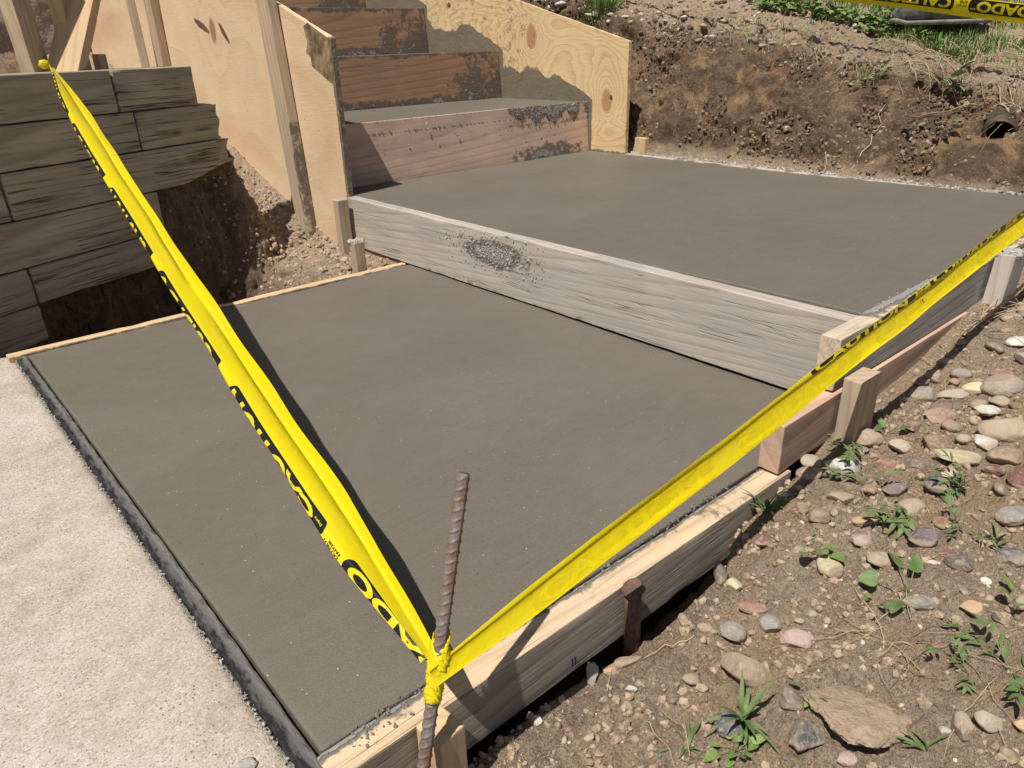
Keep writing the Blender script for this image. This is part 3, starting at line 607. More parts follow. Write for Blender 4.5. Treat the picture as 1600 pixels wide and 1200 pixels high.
TP = [(1.930, .690), (1.90, .700), (1.766, .6475), (1.768, .60), (1.769, .516), (1.80, .525), (1.86, .552), (1.905, .57), (1.908, .60), (1.935, .612), (1.918, .64)]
V = [(1.0661, a_, b_) for a_, b_ in TP] + [(1.0668, a_, b_) for a_, b_ in TP]; k_ = len(TP); F = [tuple(range(k_))] + [(i, (i + 1) % k_, k_ + (i + 1) % k_, k_ + i) for i in range(k_)]
bpy.context.view_layer.update(); tp = mk('torn_patch', V, F, M_tornply, pl, False); tp.matrix_local = pl.matrix_world.inverted()
pr_ = sheet('plywood_form', 2.403, 2.421, [(1.69, .163), (2.0, .163), (4.6, .9)], [(1.69, .618), (2.33, .79), (4.6, 1.42)], 1.69, 4.58, M_plyR, c_pr, org=(2.41, 1.69, .30))
tag(pr_, 'golden plywood form on the right of the steps with ringed knots and wet cement marks', 'plywood form')
# battens nailed to the left sheet
def c_bt(W_): return .42 * (W_[:, 1] < 2.06) + 0 * W_[:, 0]
bt = board('wood_batten', (1.048, 2.075, -.02), (1.044, 2.135, .80), .09, .036, M_stake, up=(0, 1, 0), cem=c_bt)
tag(bt, 'upright batten nailed to the pale plywood near its front edge, cement on its side', 'batten')
bt2 = board('wood_batten', (1.046, 3.33, .25), (1.046, 3.31, 1.2), .09, .036, M_stake, up=(0, 1, 0)); tag(bt2, 'upright batten on the pale plywood rising behind the right end of the timber wall', 'batten')
bt3 = board('wood_batten', (.985, 3.37, .25), (.985, 3.42, 1.2), .09, .036, M_stake, up=(.3, 1, 0)); tag(bt3, 'dark upright stake just left of the far batten, behind the timber wall', 'stake')

# ------------------------------------------------------------------ stakes
def stake(px, py, z0, z1, a, b, label, top=None, lean=(0, 0), mat=None, rot=0.0, blob=False, grp=None):
    t = empty('wood_stake', label, 'stake', (px, py, z0), grp); bpy.context.view_layer.update()
    up = (math.cos(rot), math.sin(rot), 0)
    o = board('post', (px, py, z0), (px + lean[0], py + lean[1], z1), a, b, mat or M_stake, up=up, parent=t, res=.006)
    if blob:
        rq = random.Random(int(px * 1000)); P_ = [((px + lean[0] + rq.uniform(-.45, .45) * a, py + lean[1] + rq.uniform(-.45, .45) * b, z1 + rq.uniform(-.003, .004)), None) for k in range(60)]
        crumbs('cement_cap', P_, M_crust, t, .003, .008, seed=int(px * 100))
    return t
stake(.104, -.0655, -.25, .010, .034, .036, 'blond stake in the bottom foreground, against the near board behind the rebar', mat=M_newwood, rot=.12)
s2 = stake(.955, -.066, -.12, .122, .066, .032, 'cut blond stake with fresh sawn top beside the two stacked right boards', mat=M_stake, rot=.0)
stake(1.555, -.062, -.08, .194, .080, .036, 'leaning grey stake with cement on top, farthest right along the grey board', mat=M_greywood, lean=(.045, 0), blob=True)
stake(1.012, 1.722, -.12, .168, .040, .034, 'taller of the two stakes at the left end of the grey riser board', mat=M_stake, blob=False)
stake(.925, 1.487, -.14, .082, .036, .034, 'shorter stake behind the pale left board with a lump of cement on top', mat=M_stake, blob=True)
stake(2.474, 1.655, .02, .232, .062, .03, 'small blond stake at the far corner, where landing, plywood and dirt bank meet', mat=M_newwood, rot=1.5)
# bracing behind the timber wall
stake(.285, 1.93, .30, 1.15, .085, .036, 'upright wooden post at the top left, behind the yellow knot', lean=(-.03, .02), rot=.9)
stake(.40, 1.99, .30, 1.2, .085, .036, 'upright wooden post crossed by the slanting brace, behind the timber wall', lean=(-.02, .02), rot=.95, mat=M_newwood)
br = empty('wood_brace', 'slanting wooden brace with a grey cut foot resting behind the timber wall', 'brace', (.345, 1.93, .5)); bpy.context.view_layer.update()
board('post', (.322, 1.90, .55), (.60, 2.10, 1.05), .085, .036, M_newwood, up=(-.7, .7, .2), parent=br)
stake(.468, 2.06, .35, .625, .05, .02, 'tiny wooden peg beside the foot of the slanting brace', mat=M_stake, rot=.9)

# iron pin and rebar
t = empty('iron_pin', 'rusty iron pin with mushroomed head driven beside the near form board', 'iron pin', (.405, -.062, -.2))
V, F = tube([(.409, -.0625, -.25), (.4055, -.0625, -.12), (.403, -.062, -.03), (.4015, -.0615, .0)], [.0102, .0102, .0104, .0112], 20); V = np.array(V); V += .0012 * np.stack([vn(V * 160, 1), vn(V * 200, 2), vn(V * 200, 3)], 1)
pin = mk('shank', V - np.array([.405, -.062, -.2]), F, M_rust, t)
hd = [(0, .0028), (.004, .0026), (.0090, .0024), (.0128, .0048), (.0150, .0044), (.0152, .0015), (.0135, -.0022), (.0115, -.0045), (.0100, -.010)]
V = []; F = []
for i, (r, zz) in enumerate(hd):
    for k in range(28):
        a = 2 * math.pi * k / 28; rr_ = r * (1 + .10 * math.sin(2 * a + 1) + .07 * math.sin(5 * a)); V.append((rr_ * math.cos(a), rr_ * math.sin(a), zz + .0020 * math.sin(3 * a) * (r > .009) + .001 * math.sin(7 * a) * (r > .009)))
for i in range(len(hd) - 1):
    for k in range(28): F.append((i * 28 + k, (i + 1) * 28 + k, (i + 1) * 28 + (k + 1) % 28, i * 28 + (k + 1) % 28))
mk('head', np.array(V) + np.array([.4015 - .405, -.0615 + .062, .2035]), F, M_rust, t)

def reb(zz): return Vector((.065 + .4 * zz, -.09 + .19 * zz, zz))
t = empty('rebar', 'rusty ribbed steel bar with yellow tape tied round it at the near slab corner', 'rebar', tuple(reb(-.22)))
p0, p1 = reb(-.25), reb(.262); M_, L_ = frame(p0, p1, (1, 0, 0)); n = 640; seg = 28; V = []; F = []
for i in range(n + 1):
    u = -L_ / 2 + L_ * i / n
    for k in range(seg):
        a = 2 * math.pi * k / seg; ph = (u / .0098 + .55 * abs(math.sin(a)) ) % 1.0
        rib = max(0, 1 - abs(ph - .5) / .17); rib = rib * min(1, abs(math.sin(a)) * 2.2 + .0); lon = max(0, 1 - abs(math.sin(a)) / .22)
        r = .0060 + .00115 * max(rib ** .7 if rib > 0 else 0, .85 * lon); V.append((u, r * math.cos(a), r * math.sin(a)))
V = np.array(V); V[:, 1:] *= (1 + .015 * vn(V * 180, 4))[:, None]
F = [(i * seg + k, (i + 1) * seg + k, (i + 1) * seg + (k + 1) % seg, i * seg + (k + 1) % seg) for i in range(n) for k in range(seg)] + [tuple(range(seg)), tuple(n * seg + k for k in range(seg - 1, -1, -1))]
o = mk('bar', V, F, M_rebar, t); bpy.context.view_layer.update(); o.matrix_local = t.matrix_world.inverted() @ M_

# ------------------------------------------------------------------ timber retaining wall
courses = [  # z bottom, z top, pieces (d0, d1, label); d runs along the wall from its left
    (.475, .585, [(-1.2, .588, 'top course timber of the wall, left one, with the tape knot above it'), (.592, .877, 'top course timber of the wall, short right one')]),
    (.366, .472, [(-1.2, .632, 'second course timber of the wall, left one behind the tape'), (.636, .975, 'second course timber of the wall, rotted right end')]),
    (.249, .363, [(-1.2, .208, 'third course timber at the left edge of the photo'), (.213, .975, 'third course timber, greenish, longest one to the right')]),
    (.130, .246, [(-1.2, .650, 'fourth course timber of the wall with wavy grain')]),
    (.031, .127, [(-1.2, .205, 'square timber end with radiating cracks, fifth course'), (.211, .600, 'fifth course timber, dark, just above the pit')]),
    (-.07, .028, [(-1.2, .21, 'lowest timber of the wall, dark, at the left corner of the slab')]),
    (-.18, -.073, [(-1.2, .12, 'buried bottom timber of the wall below the slab corner')])]
for ci, (zb, zt, pcs) in enumerate(courses):
    for (d0, d1, lab) in pcs:
        fo = random.uniform(-.004, .004)
        if 'square timber end' in lab: fo = -.006
        a = WB + WD * d0 + WN * (.055 + fo); b = WB + WD * d1 + WN * (.055 + fo); ragd = ci in (1, 2) and d1 > .8
        def shp(V, L=d1 - d0, rg=ragd, sd=ci):
            V = V.copy(); e = sst(L / 2 - .06, L / 2, V[:, 0]) if rg else sst(L / 2 - .012, L / 2, V[:, 0])
            V[:, 0] -= e * (.05 if rg else .004) * np.clip(fbm(V * np.array([0, 24, 24]) + sd * 5, 3, sd) + .3, 0, 1.2)
            if rg and sd == 2: V[:, 2] = np.where(V[:, 2] < 0, V[:, 2] * (1 - .75 * sst(L / 2 - .24, L / 2, V[:, 0])), V[:, 2])
            return V
        o = board('wall_timber', (a[0], a[1], (zb + zt) / 2), (b[0], b[1], (zb + zt) / 2), zt - zb, .11, M_timber, res=.010, r=.004, rough=.0010, edge=.0016, shape=shp)
        tag(o, lab, 'wall timber', 'timbers of the retaining wall')

# stucco house wall behind the steps
us = np.linspace(-4, 4.6, 430); vs = np.linspace(.1, 3.0, 150); A, B = np.meshgrid(us, vs, indexing='ij'); V = np.stack([A.ravel(), np.full(A.size, 0.0), B.ravel()], 1)
V[:, 1] -= .022 * np.clip(fbm(V * 9 + 3, 4, 3), -.3, 1) + .006 * fbm(V * 40, 3, 6)
n0 = len(V); F = gridfaces(430, 150); bk = V.copy(); bk[:, 1] = .2; i = np.arange(n0).reshape(430, 150); rim = [np.stack([a[:-1], a[1:], a[1:] + n0, a[:-1] + n0], 1) for a in (i[:, 0], i[:, -1], i[0, :], i[-1, :])]
o = mk('house_wall', np.concatenate([V, bk]), np.concatenate([F, F[:, ::-1] + n0] + rim), M_stucco, None, True, (0, 4.66, 0)); tag(o, 'rough grey brown stucco house wall at the top left behind the posts', 'house wall')

# ------------------------------------------------------------------ caution tape
class Ribbon:
    """path points, width direction per point and a folded cross section: profile = [(v, across, lift)]"""
    def __init__(s, path, wdir, profile, scale=None, n=160, wob=0.0, seed=0, profile2=None, fpow=1.0):
        path = [Vector(p) for p in path]; d = [0]
        for a, b in zip(path, path[1:]): d.append(d[-1] + (b - a).length)
        s.L = d[-1]; us = np.linspace(0, s.L, n); P_ = np.array(path); W_ = np.array(wdir, float)
        s.P = np.stack([np.interp(us, d, P_[:, k]) for k in range(3)], 1)
        ker = np.array([1, 2, 3, 2, 1]) / 9.
        for _ in range(2):
            for k in range(3):
                q_ = np.convolve(np.pad(s.P[:, k], 2, mode='edge'), ker, 'valid'); q_[0], q_[-1] = s.P[0, k], s.P[-1, k]; s.P[:, k] = q_
        W = np.stack([np.interp(us, d, W_[:, k]) for k in range(3)], 1); T = np.gradient(s.P, axis=0); T /= np.linalg.norm(T, axis=1, keepdims=True)
        W -= T * (W * T).sum(1, keepdims=True); W /= np.linalg.norm(W, axis=1, keepdims=True); Nn = np.cross(T, W)
        sc_ = np.interp(us, d, scale) if scale is not None else np.ones(n)
        s.us = us; s.vs = np.array([p[0] for p in profile]); s.G = np.zeros((n, len(profile), 3)); r_ = np.array([vn(np.array([[u * 6 + seed, k * .7, 0.0]]), seed)[0] for u in us for k in range(len(profile))]).reshape(n, -1)
        ff_ = (us / s.L) ** fpow
        for j, (v, a, l) in enumerate(profile):
            if profile2: a = a * (1 - ff_) + profile2[j][1] * ff_; l = l * (1 - ff_) + profile2[j][2] * ff_
            s.G[:, j] = s.P + W * (a * sc_ + wob * 1.1 * np.array([vn(np.array([[u * 9 + seed * 3, j * .35, 5.0]]), seed)[0] for u in us]))[:, None] + Nn * (l * sc_ + wob * r_[:, j])[:, None]
        gu = np.gradient(s.G, axis=0); gv = np.gradient(s.G, axis=1); s.Nm = np.cross(gu, gv); s.Nm /= np.maximum(np.linalg.norm(s.Nm, axis=2, keepdims=True), 1e-9)
    def at(s, u, v, off):
        iu = np.interp(u, s.us, np.arange(len(s.us))); iv = np.interp(v, s.vs, np.arange(len(s.vs))); a = np.minimum(iu.astype(int), len(s.us) - 2); b = np.minimum(iv.astype(int), len(s.vs) - 2); fu = (iu - a)[:, None]; fv = (iv - b)[:, None]
        g = s.G[a, b] * (1 - fu) * (1 - fv) + s.G[a + 1, b] * fu * (1 - fv) + s.G[a, b + 1] * (1 - fu) * fv + s.G[a + 1, b + 1] * fu * fv
        return g + s.Nm[a, b] * np.asarray(off).reshape(-1, 1)
    def sheet(s, name, mat, parent):
        n, k = s.G.shape[:2]; return mk(name, s.G.reshape(-1, 3), gridfaces(n, k), mat, parent, True)
def text_mesh(body, size, bold=.0):
    cu = bpy.data.curves.new('t', 'FONT'); cu.body = body; cu.size = size; cu.offset = bold; cu.resolution_u = 4
    ob = bpy.data.objects.new('t', cu); C.objects.link(ob); bpy.context.view_layer.update()
    me = bpy.data.meshes.new_from_object(ob.evaluated_get(bpy.context.evaluated_depsgraph_get())); bpy.data.objects.remove(ob); return me
def lettering(rib, parent, pieces, mat, name, off, vcuts):
    """pieces: list of (mesh, u0, v0, su, sv, flip) laid on the ribbon surface"""
    bm = bmesh.new()
    for (me, u0, v0, su, sv) in pieces:
        b2 = bmesh.new(); b2.from_mesh(me)
        for v in b2.verts: v.co = (u0 + v.co.x * su, v0 + v.co.y * sv, 0)
        us = [v.co.x for v in b2.verts]
        if not us or max(us) < 0 or min(us) > rib.L: b2.free(); continue
        tmp = bpy.data.meshes.new('x'); b2.to_mesh(tmp); b2.free(); bm.from_mesh(tmp); bpy.data.meshes.remove(tmp)
    def cut(co, no, clear=None):
        g = bm.verts[:] + bm.edges[:] + bm.faces[:]; bmesh.ops.bisect_plane(bm, geom=g, plane_co=co, plane_no=no, clear_outer=(clear == 'o'), clear_inner=(clear == 'i'), dist=1e-7)
    cut((rib.L - .0005, 0, 0), (1, 0, 0), 'o'); cut((.0005, 0, 0), (1, 0, 0), 'i'); cut((0, min(vcuts[-1], rib.vs[-1]), 0), (0, 1, 0), 'o'); cut((0, vcuts[0], 0), (0, 1, 0), 'i')
    for v in vcuts[1:-1]: cut((0, v, 0), (0, 1, 0))
    for u in np.arange(0, rib.L, .011): cut((float(u), 0, 0), (1, 0, 0))
    co = np.array([v.co[:] for v in bm.verts])
    if not len(co): bm.free(); return
    q_ = rib.at(co[:, 0], co[:, 1], np.full(len(co), off)); me = bpy.data.meshes.new(name)
    for v, p in zip(bm.verts, q_): v.co = p
    bm.to_mesh(me); bm.free(); return link(name, me, mat, parent)
def rectmesh(w_, h_, rnd=0.0):
    me = bpy.data.meshes.new('r')
    if rnd:
        pts_ = [(rnd * math.cos(a) * .9 + rnd, h_ / 2 + h_ / 2 * math.sin(a), 0) for a in np.linspace(math.pi / 2, 3 * math.pi / 2, 14)] + [(w_ + rnd * math.cos(a) * .9 - rnd * .0, h_ / 2 + h_ / 2 * math.sin(a), 0) for a in np.linspace(-math.pi / 2, math.pi / 2, 14)]
        me.from_pydata(pts_, [], [tuple(range(len(pts_)))])
    else: me.from_pydata([(0, 0, 0), (w_, 0, 0), (w_, h_, 0), (0, h_, 0)], [], [(0, 1, 2, 3)])
    return me
T_CAU = text_mesh('CAUTION', .062, .0022); T_CUI = text_mesh('CUIDADO', .062, .0022); T_SM = text_mesh('DO NOT\nENTER', .0125, .0003); T_EM = text_mesh('Empire', .013, .0003)
def msize(me): c_ = np.array([v.co[:] for v in me.vertices]); return c_.min(0), c_.max(0)
def printing(rib, parent, u0, vlo, vhi, vcuts, side=1, rot180=False, ghost=False):
    """black bands with yellow words between round ended gaps; words may read from the other end"""
    h = vhi - vlo; band = []; words = []; small = []; u = u0; words_order = [T_CAU, T_CUI]; k = 0
    def lay(lst, me, ua, wu, va, vb):
        a, b = msize(me); sx = wu / (b[0] - a[0]); sy = (vb - va) / (b[1] - a[1]); fu = (side < 0) != rot180
        lst.append((me, (ua + wu + a[0] * sx) if fu else (ua - a[0] * sx), (vb + a[1] * sy) if rot180 else (va - a[1] * sy), -sx if fu else sx, -sy if rot180 else sy))
    while u < rib.L + .4:
        me = words_order[k % 2]
        band.append((rectmesh(.288, h, .012), u, vlo, 1, 1))
        lay(words, me, u + .012, .26, vlo + h * .1, vhi - h * .1)
        lay(small, T_SM, u + .304, .034, vlo + h * .34, vlo + h * .82); lay(words, T_EM, u + .275, .016, vlo + h * .2, vlo + h * .38)
        u += .345; k += 1
    for lst, mat, nm, off in ((band, M_ghost if ghost else M_ink, 'print_shadow' if ghost else 'black_band', .0003), (words, M_tape, 'word', .0006)) + (() if ghost else ((small, M_ink, 'small_print', .0006),)):
        for it in lst: lettering(rib, parent, [it], mat, nm, off * side, vcuts)
def camside(path):
    out = []
    for i, p in enumerate(path):
        p = Vector(p); d = (Vector(path[min(i + 1, len(path) - 1)]) - Vector(path[max(i - 1, 0)])).normalized(); out.append(d)
    return out
KN = reb(.098)          # where the tapes are tied round the rebar
# tape from the timber wall down to the rebar
A_ = Vector((.285, 1.788, .598))
path1 = []; 
for i in range(25):
    f = i / 24; p = A_.lerp(KN + Vector((-.004, .006, .004)), f); p.z -= .018 * math.sin(math.pi * f); path1.append(p)
def wd(path, tilt):
    o_ = []
    for i, p in enumerate(path):
        d = (Vector(path[min(i + 1, len(path) - 1)]) - Vector(path[max(i - 1, 0)])).normalized(); f = i / (len(path) - 1); o_.append(tilt(f, d))
    return o_
def t1(f, d):
    s_ = d.cross(Vector((0, 0, 1))).normalized(); upv = s_.cross(d)
    a = math.radians(np.interp(f, [0, .05, .2, .6, 1], [55, 40, 14, 10, 20])); return s_ * math.cos(a) * -1 + upv * math.sin(a) * -1
prof1 = [(0, .022, .0035), (.012, .013, .0012), (.0185, .0065, .0), (.0197, .0058, -.0036), (.021, .0050, .0), (.030, -.006, .0010), (.042, -.018, .0012), (.050, -.0265, .0), (.0535, -.0285, -.004), (.058, -.0265, -.008), (.075, -.012, -.006)]
prof1b = [(0, .024, .0035), (.012, .016, .0012), (.0185, .0095, .0), (.0197, .0085, -.0036), (.021, .0078, .0), (.030, .0005, .0010), (.042, -.010, .0014), (.050, -.0175, .0006), (.0535, -.0205, -.0002), (.058, -.0245, -.002), (.075, -.032, -.012)]
t = empty('caution_tape', 'yellow caution tape stretched across the lower slab from the timber wall to the rebar', 'caution tape', tuple(A_))
def rb1(): return Ribbon(path1, wd(path1, t1), prof1, [.30, .5, .72, .9] + [1.0] * 18 + [.88, .62, .30], 190, .0021, 3, prof1b, 2.8)
R1 = rb1()
def reparent(t):
    bpy.context.view_layer.update()
    for ch in t.children: ch.matrix_local = t.matrix_world.inverted()
R1.sheet('ribbon', M_tape, t); printing(R1, t, .06, .0475, .0835, [.0475, .050, .0535, .058, .066, .075], -1); reparent(t)
# knot above the timber wall
V, F = lumpmesh(.013, .010, .011, 5, 3, .25, 2.2); V = V + np.array(A_) + np.array([-.014, .010, .006]); mk('knot', V, F, M_tape, t); reparent(t)
# tape from the rebar towards the upper right
E2 = Vector((1.47, -.10, .291)); E2b = E2 + (E2 - KN) * 1.15; E2b.z += .03
path2 = []
for i in range(43):
    f = i / 42; p = (KN + Vector((-.013, -.011, -.004))).lerp(E2b, f); p.z -= .004 * math.sin(math.pi * f); p.y -= .004 * math.sin(math.pi * f)
    path2.append(p)
def t2(f, d):
    s_ = d.cross(Vector((0, 0, 1))).normalized(); upv = s_.cross(d); a = math.radians(np.interp(f, [0, .15, .4, 1], [60, 62, 64, 66])); return s_ * math.cos(a) + upv * -math.sin(a)
prof2 = [(0, -.024, -.0012), (.012, -.0200, -.0008), (.024, -.0175, -.0002), (.0285, -.0165, .0005), (.032, -.0145, .002), (.045, -.004, .0035), (.060, .009, .0035), (.070, .0175, .001), (.075, .0205, -.001)]
prof2b = [(0, -.034, -.014), (.012, -.0262, -.0090), (.024, -.0180, -.004), (.0285, -.0155, .0), (.032, -.014, .002), (.045, -.004, .0035), (.060, .009, .0035), (.070, .0175, .001), (.075, .0205, -.001)]
t = empty('caution_tape', 'yellow caution tape running from the rebar up along the right boards, print showing through', 'caution tape', tuple(KN))
R2 = Ribbon(path2, wd(path2, t2), prof2, [.42, .50, .60, .66] + [.72 + .25 * k_ / 38 for k_ in range(39)], 340, .0015, 8, prof2b, .85); R2.sheet('ribbon', M_tape, t)
printing(R2, t, .64, -.012, .027, [.002, .012, .024, .027], -1, True); printing(R2, t, .12, .036, .074, [.036, .045, .060, .070, .074], -1, True, True)
reparent(t)
# gathered wraps round the bar
def wrap(z0, z1, rad, seed):
    V = []; n_ = 96; m_ = 70
    for i in range(m_):
        f = i / (m_ - 1); c_ = reb(z0 + (z1 - z0) * f); taper = np.interp(f, [0, .05, .35, .62, .8, .97, 1], [.86, .97, 1.0, 1.28, 1.12, .95, .86])
        for k in range(n_):
            a = 2 * math.pi * k / n_; V.append((c_.x + math.cos(a) * rad * taper, c_.y + math.sin(a) * rad * taper, c_.z + .006 * math.cos(a + 2.5) * (1 - f) + .007 * math.cos(a - .6) * f, math.cos(a), math.sin(a), f))
    V = np.array(V); ang = np.stack([V[:, 3] * 1.3, V[:, 4] * 1.3, V[:, 5] * 7 + V[:, 3] * 1.1], 1); w_ = fbm(ang * np.array([1, 1, 2.2]) + seed, 4, seed, .55); w2 = np.abs(vn(ang * np.array([1.5, 1.5, 4.0]), seed + 2))
    d_ = .0022 * w_ + .0012 * (w2 - .4); V[:, 0] += V[:, 3] * d_; V[:, 1] += V[:, 4] * d_
    F = [(i * n_ + k, i * n_ + (k + 1) % n_, (i + 1) * n_ + (k + 1) % n_, (i + 1) * n_ + k) for i in range(m_ - 1) for k in range(n_)]
    return V[:, :3].tolist(), F
mbw = MB(); mbw.add(*wrap(.062, .122, .0088, 1)); mbw.build('knot', M_tape, t); reparent(t)
# tape at the top right, beyond the bank
path3 = []; P3 = [(2.80, -.60, .56), (2.806, .365, .654), (2.811, .785, .711), (2.813, 1.156, .772), (2.815, 2.2, .95)]
for i in range(41):
    yy = -.6 + 2.8 * i / 40; path3.append(Vector((2.81, yy, float(np.interp(yy, [-.6, .365, .785, 1.156, 2.2], [.552, .661, .728, .784, .97])))))
def t3(f, d): return Vector((-.30, 0, .95))
prof3 = [(0, -.030, .002), (.014, -.017, .0), (.03, -.003, -.002), (.045, .010, -.002), (.06, .024, .0), (.0675, .030, .002)]
t = empty('caution_tape', 'yellow caution tape with upside down words hanging above the lawn edge, top right', 'caution tape', tuple(path3[14]))
R3 = Ribbon(path3, wd(path3, t3), prof3, None, 200, .001, 4); R3.sheet('ribbon', M_tape, t); PRINT3 = (R3, t)
printing(R3, t, 1.14 - .272 - .345 * 3, .018, .064, [.018, .03, .045, .060, .064], -1, True); reparent(t)

